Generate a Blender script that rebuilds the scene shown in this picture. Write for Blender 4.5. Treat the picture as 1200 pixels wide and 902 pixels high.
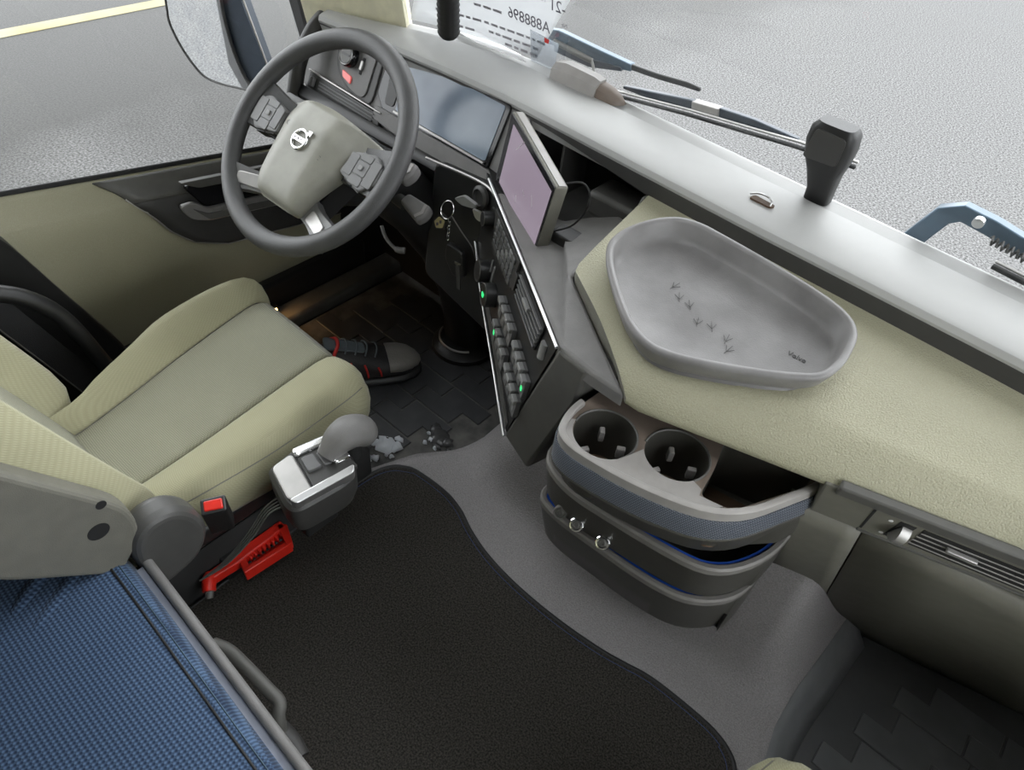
import bpy, bmesh, math, random
from mathutils import Vector, Matrix
random.seed(7)
for o in list(bpy.data.objects): bpy.data.objects.remove(o)
sc = bpy.context.scene
COL = sc.collection

# ------------------------------------------------------------------ camera
cam_d = bpy.data.cameras.new('camera'); cam = bpy.data.objects.new('camera', cam_d); COL.objects.link(cam)
cam_d.sensor_width = 36.0; cam_d.lens = 24.6; cam_d.clip_start = 0.02; cam_d.clip_end = 200
CX = Vector((0.742, 0.665, 0.087)); CYd = Vector((0.523, -0.492, -0.696)); CZf = Vector((-0.420, 0.562, -0.713))
CZf.normalize(); CX = (CX - CZf * CX.dot(CZf)).normalized(); CUP = CX.cross(CZf)
m = Matrix((CX, CUP, -CZf)).transposed().to_4x4(); m.translation = (0, 0, 1.25)
cam.matrix_world = m
sc.camera = cam

# ------------------------------------------------------------------ world (overcast sky) and exposure
w = bpy.data.worlds.new('overcast_sky'); sc.world = w; w.use_nodes = True
nt = w.node_tree; bg = nt.nodes['Background']
tc = nt.nodes.new('ShaderNodeTexCoord'); nz = nt.nodes.new('ShaderNodeTexNoise'); rp = nt.nodes.new('ShaderNodeValToRGB')
nz.inputs['Scale'].default_value = 2.2; nz.inputs['Detail'].default_value = 4
rp.color_ramp.elements[0].color = (0.84, 0.88, 0.94, 1); rp.color_ramp.elements[1].color = (1.0, 1.0, 1.0, 1)
nt.links.new(tc.outputs['Generated'], nz.inputs['Vector']); nt.links.new(nz.outputs['Fac'], rp.inputs['Fac'])
nt.links.new(rp.outputs['Color'], bg.inputs['Color']); bg.inputs['Strength'].default_value = 1.0
sc.view_settings.view_transform = 'Standard'; sc.view_settings.look = 'None'
sc.view_settings.exposure = 2.3; sc.view_settings.gamma = 1.0; sc.view_settings.use_curve_mapping = False
try:
    sc.cycles.use_denoising = True
    sc.cycles.max_bounces = 12; sc.cycles.diffuse_bounces = 6; sc.cycles.transparent_max_bounces = 24
except Exception: pass

# ------------------------------------------------------------------ materials
M = {}
def mat(name, col, rough=0.5, metal=0.0, col2=None, nscale=40.0, bump=0.0, bscale=400.0, spec=0.5, detail=3.0, sheen=0.0, coat=0.0, stretch=None):
    mt = bpy.data.materials.new(name); mt.use_nodes = True; t = mt.node_tree; b = t.nodes['Principled BSDF']
    b.inputs['Base Color'].default_value = (*col, 1); b.inputs['Roughness'].default_value = rough
    b.inputs['Metallic'].default_value = metal; b.inputs['Specular IOR Level'].default_value = spec
    if sheen: b.inputs['Sheen Weight'].default_value = sheen
    if coat: b.inputs['Coat Weight'].default_value = coat; b.inputs['Coat Roughness'].default_value = 0.08
    tcn = t.nodes.new('ShaderNodeTexCoord'); vec = tcn.outputs['Object']
    if stretch:
        mp = t.nodes.new('ShaderNodeMapping'); mp.inputs['Scale'].default_value = stretch
        t.links.new(vec, mp.inputs['Vector']); vec = mp.outputs['Vector']
    n = t.nodes.new('ShaderNodeTexNoise'); n.inputs['Scale'].default_value = nscale; n.inputs['Detail'].default_value = detail
    r = t.nodes.new('ShaderNodeValToRGB'); c2 = col2 or tuple(min(1, c * 1.12) for c in col)
    r.color_ramp.elements[0].position = 0.35; r.color_ramp.elements[1].position = 0.65
    r.color_ramp.elements[0].color = (*col, 1); r.color_ramp.elements[1].color = (*c2, 1)
    t.links.new(vec, n.inputs['Vector']); t.links.new(n.outputs['Fac'], r.inputs['Fac'])
    t.links.new(r.outputs['Color'], b.inputs['Base Color'])
    if bump:
        n2 = t.nodes.new('ShaderNodeTexNoise'); n2.inputs['Scale'].default_value = bscale; n2.inputs['Detail'].default_value = 2
        bp = t.nodes.new('ShaderNodeBump'); bp.inputs['Strength'].default_value = bump; bp.inputs['Distance'].default_value = 0.002
        t.links.new(vec, n2.inputs['Vector']); t.links.new(n2.outputs['Fac'], bp.inputs['Height']); t.links.new(bp.outputs['Normal'], b.inputs['Normal'])
    M[name] = mt; return mt

mat('grey_plastic', (0.165, 0.160, 0.155), 0.5, bump=0.25, bscale=900)
mat('dash_strip', (0.43, 0.43, 0.42), 0.45, col2=(0.44, 0.44, 0.43), bump=0.12, bscale=1200)  # mid-grey ledge made pale: windscreen sheen put into the colour
mat('mid_plastic', (0.10, 0.098, 0.09), 0.45, bump=0.15, bscale=900)
mat('recliner_grey', (0.07, 0.069, 0.066), 0.42, bump=0.15, bscale=900)
mat('dark_plastic', (0.045, 0.044, 0.042), 0.48, bump=0.15, bscale=900)
mat('black_plastic', (0.016, 0.016, 0.016), 0.42, bump=0.1, bscale=900)
mat('soft_black', (0.012, 0.012, 0.012), 0.75)
mat('gloss_black', (0.008, 0.008, 0.009), 0.12)
mat('olive_plastic', (0.155, 0.150, 0.125), 0.5, bump=0.3, bscale=800)
mat('drawer_plastic', (0.052, 0.050, 0.043), 0.42, bump=0.15, bscale=900)
mat('drawer_deck', (0.17, 0.135, 0.11), 0.38, bump=0.1, bscale=900)
mat('rim_plastic', (0.30, 0.285, 0.27), 0.42, bump=0.1, bscale=900)
mat('rim_dark', (0.17, 0.162, 0.152), 0.42, bump=0.1, bscale=900)
mat('beige_pad', (0.34, 0.325, 0.225), 0.55, col2=(0.40, 0.385, 0.275), nscale=700, bump=0.7, bscale=420)
mat('beige_door', (0.33, 0.315, 0.215), 0.55, col2=(0.37, 0.355, 0.25), nscale=600, bump=0.4, bscale=500)
mat('cream_trim', (0.80, 0.76, 0.56), 0.5, bump=0.1)
mat('headliner', (0.27, 0.26, 0.22), 0.8, bump=0.2)
mat('wheel_leather', (0.060, 0.060, 0.060), 0.42, bump=0.35, bscale=700)
mat('wheel_grey', (0.15, 0.15, 0.148), 0.4, bump=0.1, bscale=900)
mat('hub_cover', (0.28, 0.275, 0.235), 0.42, bump=0.15, bscale=900)
mat('silver', (0.62, 0.62, 0.62), 0.28, metal=0.9)
mat('satin_silver', (0.42, 0.41, 0.395), 0.42, metal=0.7)
mat('chrome', (0.8, 0.8, 0.8), 0.12, metal=1.0)
mat('mirror_glass', (0.88, 0.90, 0.92), 0.02, metal=1.0)
mat('tunnel_plastic', (0.20, 0.189, 0.189), 0.5, col2=(0.285, 0.268, 0.268), nscale=420, bump=0.8, bscale=330)
mat('rubber', (0.045, 0.046, 0.049), 0.4, col2=(0.066, 0.067, 0.070), nscale=12, bump=0.15, bscale=600)
mat('rubber_lightened', (0.13, 0.134, 0.139), 0.42, col2=(0.175, 0.18, 0.185), nscale=9, bump=0.15, bscale=600)  # passenger rubber lightened in colour to make up for low light there
mat('rubber_edge', (0.16, 0.163, 0.168), 0.45, bump=0.15, bscale=600)
mat('rubber_base', (0.095, 0.098, 0.10), 0.5, col2=(0.12, 0.122, 0.125), nscale=9)
mat('rubber_groove', (0.022, 0.022, 0.023), 0.7)
mat('dusty_groove', (0.13, 0.125, 0.115), 0.8, col2=(0.05, 0.05, 0.048), nscale=20)
mat('tray_rubber', (0.17, 0.163, 0.161), 0.45, col2=(0.235, 0.228, 0.225), nscale=14, bump=0.12, bscale=500, detail=6)
mat('carpet', (0.016, 0.0148, 0.013), 0.95, col2=(0.058, 0.053, 0.046), nscale=330, bump=1.0, bscale=380, spec=0.15)
mat('mat_border', (0.012, 0.012, 0.013), 0.5)
mat('blue_thread', (0.012, 0.035, 0.13), 0.6)
mat('blue_liner', (0.012, 0.075, 0.42), 0.55)
mat('red_plastic', (0.62, 0.022, 0.012), 0.32)
mat('red_lace', (0.55, 0.03, 0.025), 0.6)
mat('shoe_leather', (0.024, 0.023, 0.023), 0.55, bump=0.5, bscale=300)
mat('shoe_toe', (0.20, 0.188, 0.17), 0.45, bump=0.5, bscale=250)
mat('lace_grey', (0.10, 0.12, 0.13), 0.7)
mat('snow', (0.55, 0.57, 0.60), 0.6, bump=0.6, bscale=150)
mat('slush', (0.055, 0.055, 0.055), 0.25, bump=0.8, bscale=90)
mat('strap', (0.02, 0.02, 0.021), 0.6, bump=0.4, bscale=700)
mat('wiper_metal', (0.035, 0.045, 0.06), 0.35, metal=0.2)
mat('steel_blue', (0.075, 0.115, 0.155), 0.3, metal=0.3)
mat('button', (0.12, 0.12, 0.12), 0.42)
mat('button_top', (0.23, 0.23, 0.225), 0.4)
mat('print_white', (0.6, 0.6, 0.6), 0.6)
mat('print_dark', (0.10, 0.09, 0.11), 0.7)
mat('print_grey', (0.28, 0.27, 0.29), 0.7)
mat('tag_yellow', (0.42, 0.36, 0.18), 0.5)
mat('bezel', (0.012, 0.011, 0.013), 0.15)
mat('display_blue', (0.22, 0.27, 0.33), 0.16, col2=(0.10, 0.13, 0.18), nscale=5)
mat('engraving', (0.06, 0.058, 0.056), 0.6)
mat('body_paint', (0.75, 0.75, 0.74), 0.3)
mat('brown_mat', (0.09, 0.055, 0.033), 0.7, bump=0.4)
mat('mattress_side', (0.30, 0.32, 0.38), 0.7)

def emit(name, col, s, base=(0.02, 0.02, 0.02), rough=0.15):
    mt = bpy.data.materials.new(name); mt.use_nodes = True; b = mt.node_tree.nodes['Principled BSDF']
    b.inputs['Base Color'].default_value = (*base, 1); b.inputs['Roughness'].default_value = rough
    b.inputs['Emission Color'].default_value = (*col, 1); b.inputs['Emission Strength'].default_value = s
    M[name] = mt; return mt
emit('touch_screen', (0.30, 0.24, 0.30), 0.16, (0.10, 0.085, 0.105), 0.2)
emit('green_led', (0.05, 0.9, 0.25), 0.25)
emit('white_led', (0.9, 0.95, 0.7), 0.35)
emit('red_button', (0.9, 0.12, 0.10), 0.10, (0.45, 0.09, 0.085))
emit('lamp_amber', (1.0, 0.55, 0.2), 3.0)

def weave(name, c1, c2, sx, sy, bump=0.6, rough=0.8):      # woven fabric: two sine waves in object space
    mt = bpy.data.materials.new(name); mt.use_nodes = True; t = mt.node_tree; b = t.nodes['Principled BSDF']
    b.inputs['Roughness'].default_value = rough; b.inputs['Specular IOR Level'].default_value = 0.2
    b.inputs['Sheen Weight'].default_value = 0.15
    tcn = t.nodes.new('ShaderNodeTexCoord'); s = t.nodes.new('ShaderNodeSeparateXYZ'); t.links.new(tcn.outputs['Object'], s.inputs[0])
    def math_(op, a, b_=None):
        n = t.nodes.new('ShaderNodeMath'); n.operation = op
        for i, v in enumerate((a, b_)):
            if v is None: continue
            if isinstance(v, (int, float)): n.inputs[i].default_value = v
            else: t.links.new(v, n.inputs[i])
        return n.outputs[0]
    yz = math_('ADD', s.outputs['Y'], math_('MULTIPLY', s.outputs['Z'], 0.9))
    row = math_('FLOOR', math_('MULTIPLY', yz, sy / 6.2832))
    ph = math_('MULTIPLY', row, 3.1416)
    a = math_('SINE', math_('ADD', math_('MULTIPLY', s.outputs['X'], sx), ph)); c = math_('SINE', math_('MULTIPLY', yz, sy))
    f = math_('MULTIPLY', math_('ADD', math_('ADD', a, c), 2.0), 0.25)
    f = math_('POWER', f, 1.6)
    mx = t.nodes.new('ShaderNodeMix'); mx.data_type = 'RGBA'; mx.inputs[6].default_value = (*c1, 1); mx.inputs[7].default_value = (*c2, 1)
    t.links.new(f, mx.inputs[0])
    n = t.nodes.new('ShaderNodeTexNoise'); n.inputs['Scale'].default_value = 6; t.links.new(tcn.outputs['Object'], n.inputs['Vector'])
    mm = t.nodes.new('ShaderNodeMix'); mm.data_type = 'RGBA'; mm.blend_type = 'MULTIPLY'; mm.inputs[0].default_value = 0.25
    t.links.new(mx.outputs[2], mm.inputs[6]); t.links.new(n.outputs['Fac'], mm.inputs[7]); t.links.new(mm.outputs[2], b.inputs['Base Color'])
    bp = t.nodes.new('ShaderNodeBump'); bp.inputs['Strength'].default_value = bump; bp.inputs['Distance'].default_value = 0.001
    t.links.new(f, bp.inputs['Height']); t.links.new(bp.outputs['Normal'], b.inputs['Normal']); M[name] = mt
weave('seat_fabric', (0.37, 0.355, 0.225), (0.47, 0.45, 0.30), 2200, 1900, 0.35)
weave('seat_insert', (0.25, 0.248, 0.175), (0.44, 0.43, 0.325), 1900, 1900, 0.6)
weave('blue_fabric', (0.013, 0.027, 0.062), (0.115, 0.19, 0.32), 1150, 1000, 0.4)
weave('carbon_trim', (0.03, 0.037, 0.055), (0.20, 0.22, 0.25), 1900, 1900, 0.5, 0.3)

def glass_mat(name, tint=(0.97, 0.985, 0.98)):
    mt = bpy.data.materials.new(name); mt.use_nodes = True; t = mt.node_tree; t.nodes.clear()
    o = t.nodes.new('ShaderNodeOutputMaterial'); tr = t.nodes.new('ShaderNodeBsdfTransparent'); gl = t.nodes.new('ShaderNodeBsdfGlossy')
    fr = t.nodes.new('ShaderNodeFresnel'); fr.inputs['IOR'].default_value = 1.3; mx = t.nodes.new('ShaderNodeMixShader')
    tr.inputs['Color'].default_value = (*tint, 1); gl.inputs['Roughness'].default_value = 0.01; gl.inputs['Color'].default_value = (0.9, 0.9, 0.9, 1)
    t.links.new(fr.outputs[0], mx.inputs[0]); t.links.new(tr.outputs[0], mx.inputs[1]); t.links.new(gl.outputs[0], mx.inputs[2])
    t.links.new(mx.outputs[0], o.inputs['Surface']); M[name] = mt
glass_mat('window_glass')
def paper_mat(name, col, alpha):
    mt = bpy.data.materials.new(name); mt.use_nodes = True; t = mt.node_tree; b = t.nodes['Principled BSDF']
    b.inputs['Base Color'].default_value = (*col, 1); b.inputs['Roughness'].default_value = 0.6; b.inputs['Alpha'].default_value = alpha
    tl = t.nodes.new('ShaderNodeBsdfTranslucent'); tl.inputs['Color'].default_value = (*col, 1)
    trn = t.nodes.new('ShaderNodeBsdfTransparent'); m1 = t.nodes.new('ShaderNodeMixShader'); m2 = t.nodes.new('ShaderNodeMixShader')
    b.inputs['Alpha'].default_value = 1.0
    m1.inputs[0].default_value = 0.6; m2.inputs[0].default_value = alpha
    t.links.new(b.outputs[0], m1.inputs[1]); t.links.new(tl.outputs[0], m1.inputs[2])
    t.links.new(trn.outputs[0], m2.inputs[1]); t.links.new(m1.outputs[0], m2.inputs[2])
    t.links.new(m2.outputs[0], t.nodes['Material Output'].inputs['Surface']); M[name] = mt
paper_mat('paper', (0.72, 0.73, 0.74), 0.72)
paper_mat('plastic_sleeve', (0.45, 0.50, 0.55), 0.35)

def asphalt():
    mt = bpy.data.materials.new('asphalt'); mt.use_nodes = True; t = mt.node_tree; b = t.nodes['Principled BSDF']
    tcn = t.nodes.new('ShaderNodeTexCoord')
    def noise(s, d=4):
        n = t.nodes.new('ShaderNodeTexNoise'); n.inputs['Scale'].default_value = s; n.inputs['Detail'].default_value = d
        t.links.new(tcn.outputs['Object'], n.inputs['Vector']); return n.outputs['Fac']
    def ramp(f, p0, c0, p1, c1):
        r = t.nodes.new('ShaderNodeValToRGB'); r.color_ramp.elements[0].position = p0; r.color_ramp.elements[1].position = p1
        r.color_ramp.elements[0].color = (*c0, 1); r.color_ramp.elements[1].color = (*c1, 1); t.links.new(f, r.inputs['Fac']); return r.outputs['Color']
    stone = ramp(noise(60, 7), 0.34, (0.032, 0.031, 0.030), 0.66, (0.195, 0.194, 0.193))
    s = t.nodes.new('ShaderNodeSeparateXYZ'); t.links.new(tcn.outputs['Object'], s.inputs[0])
    mr = t.nodes.new('ShaderNodeMapRange'); mr.inputs[1].default_value = -2.6; mr.inputs[2].default_value = -6.6; t.links.new(s.outputs['X'], mr.inputs[0])
    ad = t.nodes.new('ShaderNodeMath'); ad.operation = 'MULTIPLY_ADD'; ad.inputs[1].default_value = 0.9; t.links.new(mr.outputs[0], ad.inputs[0])
    sb = t.nodes.new('ShaderNodeMath'); sb.operation = 'SUBTRACT'; sb.inputs[1].default_value = 0.45; t.links.new(noise(0.55, 5), sb.inputs[0]); t.links.new(sb.outputs[0], ad.inputs[2])
    wet = ramp(ad.outputs[0], 0.25, (0, 0, 0), 0.75, (1, 1, 1))
    mx = t.nodes.new('ShaderNodeMix'); mx.data_type = 'RGBA'; t.links.new(wet, mx.inputs[0]); t.links.new(stone, mx.inputs[6])
    dark = ramp(noise(60, 4), 0.4, (0.008, 0.008, 0.0065), 0.6, (0.024, 0.0232, 0.021)); t.links.new(dark, mx.inputs[7])  # dark tree reflections on the wet asphalt put into its colour
    t.links.new(mx.outputs[2], b.inputs['Base Color'])
    rr = t.nodes.new('ShaderNodeMapRange'); rr.inputs[3].default_value = 0.75; rr.inputs[4].default_value = 0.38; b.inputs['Specular IOR Level'].default_value = 0.12; t.links.new(wet, rr.inputs[0]); t.links.new(rr.outputs[0], b.inputs['Roughness'])
    bp = t.nodes.new('ShaderNodeBump'); bp.inputs['Strength'].default_value = 0.25; bp.inputs['Distance'].default_value = 0.006
    t.links.new(noise(90, 3), bp.inputs['Height']); t.links.new(bp.outputs['Normal'], b.inputs['Normal']); M['asphalt'] = mt
asphalt()
mat('road_paint', (0.24, 0.205, 0.10), 0.7, col2=(0.25, 0.24, 0.19), nscale=1.2, spec=0.1)

def sm(t): t = max(0, min(1, t)); return t * t * (3 - 2 * t)
def lerp(a, b, t): return a + (b - a) * t
def interp(x, tab):
    if x <= tab[0][0]: return tab[0][1]
    for (a, b), (c, d) in zip(tab, tab[1:]):
        if x <= c: return lerp(b, d, (x - a) / (c - a))
    return tab[-1][1]
# ------------------------------------------------------------------ helpers
def V(*a): return Vector(a[0]) if len(a) == 1 else Vector(a)
def empty(name, loc=(0, 0, 0)):
    o = bpy.data.objects.new(name, None); COL.objects.link(o); o.location = loc; o.empty_display_size = 0.05; return o
def tag(o, label=None, cat=None, group=None, kind=None):
    if label: o['label'] = label
    if cat: o['category'] = cat
    if group: o['group'] = group
    if kind: o['kind'] = kind
    return o
def thing(name, loc, label, cat, group=None): return tag(empty(name, loc), label, cat, group)
def link(name, bm, mt, parent=None, smooth=35, recalc=True):
    """bm is in world coordinates; the object keeps its place when parented to an Empty at parent.location"""
    if recalc: bmesh.ops.recalc_face_normals(bm, faces=bm.faces[:])
    me = bpy.data.meshes.new(name); bm.to_mesh(me); bm.free()
    o = bpy.data.objects.new(name, me); COL.objects.link(o)
    me.materials.append(M[mt] if isinstance(mt, str) else mt)
    if smooth is not None:
        for p in me.polygons: p.use_smooth = True
        me.set_sharp_from_angle(angle=math.radians(smooth))
        for p in me.polygons:
            if len(p.vertices) > 12: p.use_smooth = False
    if parent is not None:
        o.parent = parent; off = V(0, 0, 0); q = parent
        while q is not None: off += q.location; q = q.parent
        o.location = -off
    else:   # origin to the base centre of the thing
        vs = [v.co for v in me.vertices]
        c = Vector((sum(v.x for v in vs) / len(vs), sum(v.y for v in vs) / len(vs), min(v.z for v in vs)))
        me.transform(Matrix.Translation(-c)); o.location = c
    return o
def bmod(o, width=0.003, seg=2, angle=40):
    md = o.modifiers.new('bevel', 'BEVEL'); md.width = width; md.segments = seg; md.limit_method = 'ANGLE'; md.angle_limit = math.radians(angle); return o
def smod(o, n=1):
    md = o.modifiers.new('sub', 'SUBSURF'); md.levels = n; md.render_levels = n; return o
def solid(o, t, off=-1):
    md = o.modifiers.new('solid', 'SOLIDIFY'); md.thickness = t; md.offset = off; return o
def basis(u, v):
    u = V(u).normalized(); v = V(v); v = (v - u * u.dot(v)).normalized(); return u, v, u.cross(v)
def rpoly(pts, r=0.01, n=4):
    """round the corners of a polygon (2D)"""
    out = []; N = len(pts)
    for i in range(N):
        p = V((*pts[i][:2], 0)); a = V((*pts[i - 1][:2], 0)); b = V((*pts[(i + 1) % N][:2], 0))
        ri = pts[i][2] if len(pts[i]) > 2 else r
        da = (a - p); db = (b - p); ra = min(ri, da.length * .48); rb = min(ri, db.length * .48)
        p0 = p + da.normalized() * ra; p1 = p + db.normalized() * rb
        for k in range(n + 1):
            t = k / n; q = p0 * (1 - t) ** 2 + p * 2 * t * (1 - t) + p1 * t * t; out.append((q.x, q.y))
    return out
def catmull(pts, n=6, closed=False):
    P = [V(p) if len(p) == 3 else V((*p, 0)) for p in pts]; N = len(P); out = []
    for i in range(N if closed else N - 1):
        p0 = P[i - 1] if (closed or i > 0) else P[0] * 2 - P[1]
        p1 = P[i]; p2 = P[(i + 1) % N]
        p3 = P[(i + 2) % N] if (closed or i + 2 < N) else P[-1] * 2 - P[-2]
        for k in range(n):
            t = k / n
            out.append(0.5 * ((2 * p1) + (p2 - p0) * t + (2 * p0 - 5 * p1 + 4 * p2 - p3) * t * t + (3 * p1 - p0 - 3 * p2 + p3) * t ** 3))
    if not closed: out.append(P[-1].copy())
    return out
def rings_bm(rings, closed=True, cap0=True, cap1=True, loop=False, bm=None):
    bm = bm or bmesh.new(); vs = [[bm.verts.new(p) for p in r] for r in rings]; n = len(rings[0])
    R = len(vs)
    for i in range(R if loop else R - 1):
        a, b = vs[i], vs[(i + 1) % R]
        for j in range(n if closed else n - 1):
            k = (j + 1) % n
            try: bm.faces.new((a[j], a[k], b[k], b[j]))
            except ValueError: pass
    if closed and not loop:
        if cap0: bm.faces.new(vs[0])
        if cap1: bm.faces.new(list(reversed(vs[-1])))
    return bm
def loft(name, rings, mt, parent=None, **k):
    sm = k.pop('smooth', 35); return link(name, rings_bm(rings, **k), mt, parent, sm)
def grid(name, f, nu, nv, mt, parent=None, thick=0, off=-1, smooth=60, closed=False):
    rows = [[V(f(i / (nu - 1), j / (nv - 1))) for i in range(nu)] for j in range(nv)]
    o = link(name, rings_bm(rows, closed=False), mt, parent, smooth)
    if thick: solid(o, thick, off)
    return o
def prism_bm(poly, P0, u, v, d, bm=None, front=0.0):
    """polygon in (u,v) of a plane, extruded from +front to front-d along n = u x v"""
    u, v, n = basis(u, v); P0 = V(P0)
    a = [P0 + u * p[0] + v * p[1] + n * front for p in poly]; b = [q - n * d for q in a]
    return rings_bm([a, b], bm=bm)
def prism(name, poly, P0, u, v, d, mt, parent=None, bevel=0, front=0.0, seg=2, smooth=35):
    o = link(name, prism_bm(poly, P0, u, v, d, front=front), mt, parent, smooth)
    if bevel: bmod(o, bevel, seg)
    return o
def rect(u0, v0, u1, v1): return [(u0, v0), (u1, v0), (u1, v1), (u0, v1)]
def box(name, a, b, mt, parent=None, bevel=0, seg=2):
    return prism(name, rect(a[0], a[1], b[0], b[1]), (0, 0, b[2]), (1, 0, 0), (0, 1, 0), b[2] - a[2], mt, parent, bevel, seg=seg)
def tube_bm(path, r, segs=10, closed=False, bm=None, flat=1.0, up=None):
    P = [V(p) for p in path]; N = len(P); rings = []; prev = None
    for i in range(N):
        if closed: t = P[(i + 1) % N] - P[i - 1]
        else: t = P[min(i + 1, N - 1)] - P[max(i - 1, 0)]
        t.normalize()
        if prev is None:
            prev = V(up) if up else (V(0, 0, 1) if abs(t.z) < .9 else V(1, 0, 0))
        prev = (prev - t * t.dot(prev)).normalized(); s = t.cross(prev)
        ri = r[i] if isinstance(r, (list, tuple)) else r
        rings.append([P[i] + prev * math.cos(2 * math.pi * k / segs) * ri * flat + s * math.sin(2 * math.pi * k / segs) * ri for k in range(segs)])
    return rings_bm(rings, loop=closed, bm=bm)
def tube(name, path, r, mt, parent=None, segs=10, closed=False, flat=1.0, up=None):
    return link(name, tube_bm(path, r, segs, closed, flat=flat, up=up), mt, parent, 60)
def cyl_bm(P, n, r, h, segs=24, r2=None, bm=None):
    """disc cylinder from P (base centre) along n"""
    n = V(n).normalized(); a = V(1, 0, 0) if abs(n.x) < .9 else V(0, 1, 0); a = (a - n * n.dot(a)).normalized(); b = n.cross(a); P = V(P)
    r2 = r if r2 is None else r2
    R = [[P + n * hh + (a * math.cos(2 * math.pi * k / segs) + b * math.sin(2 * math.pi * k / segs)) * rr for k in range(segs)] for hh, rr in ((0, r), (h, r2))]
    return rings_bm(R, bm=bm)
def cyl(name, P, n, r, h, mt, parent=None, segs=24, r2=None, bevel=0):
    o = link(name, cyl_bm(P, n, r, h, segs, r2), mt, parent, 40)
    if bevel: bmod(o, bevel)
    return o
def lathe(name, P, n, prof, mt, parent=None, segs=28, smooth=40):
    n = V(n).normalized(); a = V(1, 0, 0) if abs(n.x) < .9 else V(0, 1, 0); a = (a - n * n.dot(a)).normalized(); b = n.cross(a); P = V(P)
    R = [[P + n * h + (a * math.cos(2 * math.pi * k / segs) + b * math.sin(2 * math.pi * k / segs)) * max(r, 1e-4) for k in range(segs)] for r, h in prof]
    return link(name, rings_bm(R), mt, parent, smooth)
def offset2(pts, d):
    """inset (d>0) of a counter-clockwise dense outline"""
    N = len(pts); out = []
    area = sum(pts[i][0] * pts[(i + 1) % N][1] - pts[(i + 1) % N][0] * pts[i][1] for i in range(N))
    sgn = 1 if area > 0 else -1
    for i in range(N):
        a = V((*pts[i - 1], 0)); b = V((*pts[(i + 1) % N], 0)); t = (b - a).normalized(); nrm = V(-t.y, t.x, 0) * sgn
        out.append((pts[i][0] + nrm.x * d, pts[i][1] + nrm.y * d))
    return out
def cut(o, bms):
    """boolean difference, baked into the mesh; the cutters are removed"""
    hs = []
    for b in bms:
        bmesh.ops.recalc_face_normals(b, faces=b.faces[:])
        me = bpy.data.meshes.new('cut'); b.to_mesh(me); b.free(); c = bpy.data.objects.new('cut', me); COL.objects.link(c)
        md = o.modifiers.new('b', 'BOOLEAN'); md.object = c; md.operation = 'DIFFERENCE'; md.solver = 'EXACT'
        if o.parent is None: c.location = (0, 0, 0)
        hs.append(c)
    bpy.context.view_layer.update()
    dg = bpy.context.evaluated_depsgraph_get(); me = bpy.data.meshes.new_from_object(o.evaluated_get(dg))
    o.modifiers.clear(); o.data = me
    for c in hs: bpy.data.objects.remove(c)
    for p in me.polygons: p.use_smooth = True
    me.set_sharp_from_angle(angle=math.radians(35))
    return o
def text(name, s, P, u, v, size, mt, parent=None, extrude=0.0003, align='CENTER'):
    cu = bpy.data.curves.new(name, 'FONT'); cu.body = s; cu.size = size; cu.extrude = extrude; cu.align_x = align; cu.align_y = 'CENTER'
    t = bpy.data.objects.new(name, cu); COL.objects.link(t); bpy.context.view_layer.update()
    me = bpy.data.meshes.new_from_object(t.evaluated_get(bpy.context.evaluated_depsgraph_get()))
    bpy.data.objects.remove(t); u, v, n = basis(u, v)
    mm = Matrix((u, v, n)).transposed().to_4x4(); mm.translation = V(P); me.transform(mm)
    bm = bmesh.new(); bm.from_mesh(me); bpy.data.meshes.remove(me)
    return link(name, bm, mt, parent, None, recalc=False)
def struct(o): o['kind'] = 'structure'; return o

# ------------------------------------------------------------------ road outside
struct(grid('ground', lambda a, b: (-40 + 80 * a, -30 + 80 * b, -1.5), 2, 2, 'asphalt'))
tag(box('road_marking', (-7.97, -25, -1.5), (-7.78, 40, -1.496), 'road_paint'), 'pale yellow parking line painted on the wet asphalt outside', 'road marking')

# ------------------------------------------------------------------ cab shell
XL, XR = -1.47, 0.71
YB = [(-1.40, 0.965), (-1.34, 0.985), (-1.27, 1.010), (-1.20, 1.040), (-1.12, 1.072), (-1.02, 1.098), (-0.90, 1.110), (-0.67, 1.104), (-0.33, 1.084), (0.06, 1.062), (0.30, 1.045), (0.45, 1.01), (0.60, 0.955), (0.69, 0.92)]
def yw(x): return interp(x, YB) + 0.045         # windscreen foot
def glass_y(x, z): return yw(x) - (z - 0.70) * 0.20
def wsf(a, b):
    x = lerp(-1.22, 0.50, a); z = lerp(0.66, 1.62, b); return (x, glass_y(x, z), z)
struct(grid('window_1', wsf, 40, 6, 'window_glass'))
# driver door glass and passenger door glass
def belt(y): return 0.443 - 0.154 * (y - 0.285)
struct(grid('window_2', lambda a, b: (XL - 0.035 + 0.10 * b * b, lerp(-0.02, 1.08, a), lerp(belt(lerp(-0.02, 1.08, a)) - 0.03, 1.42, b)), 6, 6, 'window_glass'))
struct(grid('window_3', lambda a, b: (XR + 0.035 - 0.10 * b * b, lerp(-0.02, 1.08, a), lerp(belt(lerp(-0.02, 1.08, a)) - 0.03, 1.42, b)), 6, 6, 'window_glass'))
# ceiling with a roof hatch
ce = box('ceiling', (XL - 0.05, -0.95, 1.62), (XR + 0.05, 0.98, 1.68), 'headliner'); struct(ce)
cbm = bmesh.new(); prism_bm(rect(-0.72, 0.05, -0.04, 0.55), (0, 0, 1.8), (1, 0, 0), (0, 1, 0), 0.4, bm=cbm)
mm_ = ce.location.copy(); ce.data.transform(Matrix.Translation(mm_)); ce.location = (0, 0, 0); cut(ce, [cbm])
struct(grid('window_4', lambda a, b: (lerp(-0.81, 0.05, a), lerp(-0.01, 0.61, b), 1.675), 2, 2, 'window_glass'))
struct(box('wall_back', (XL - 0.05, -1.0, -0.3), (XR + 0.05, -0.95, 1.68), 'headliner'))
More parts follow.
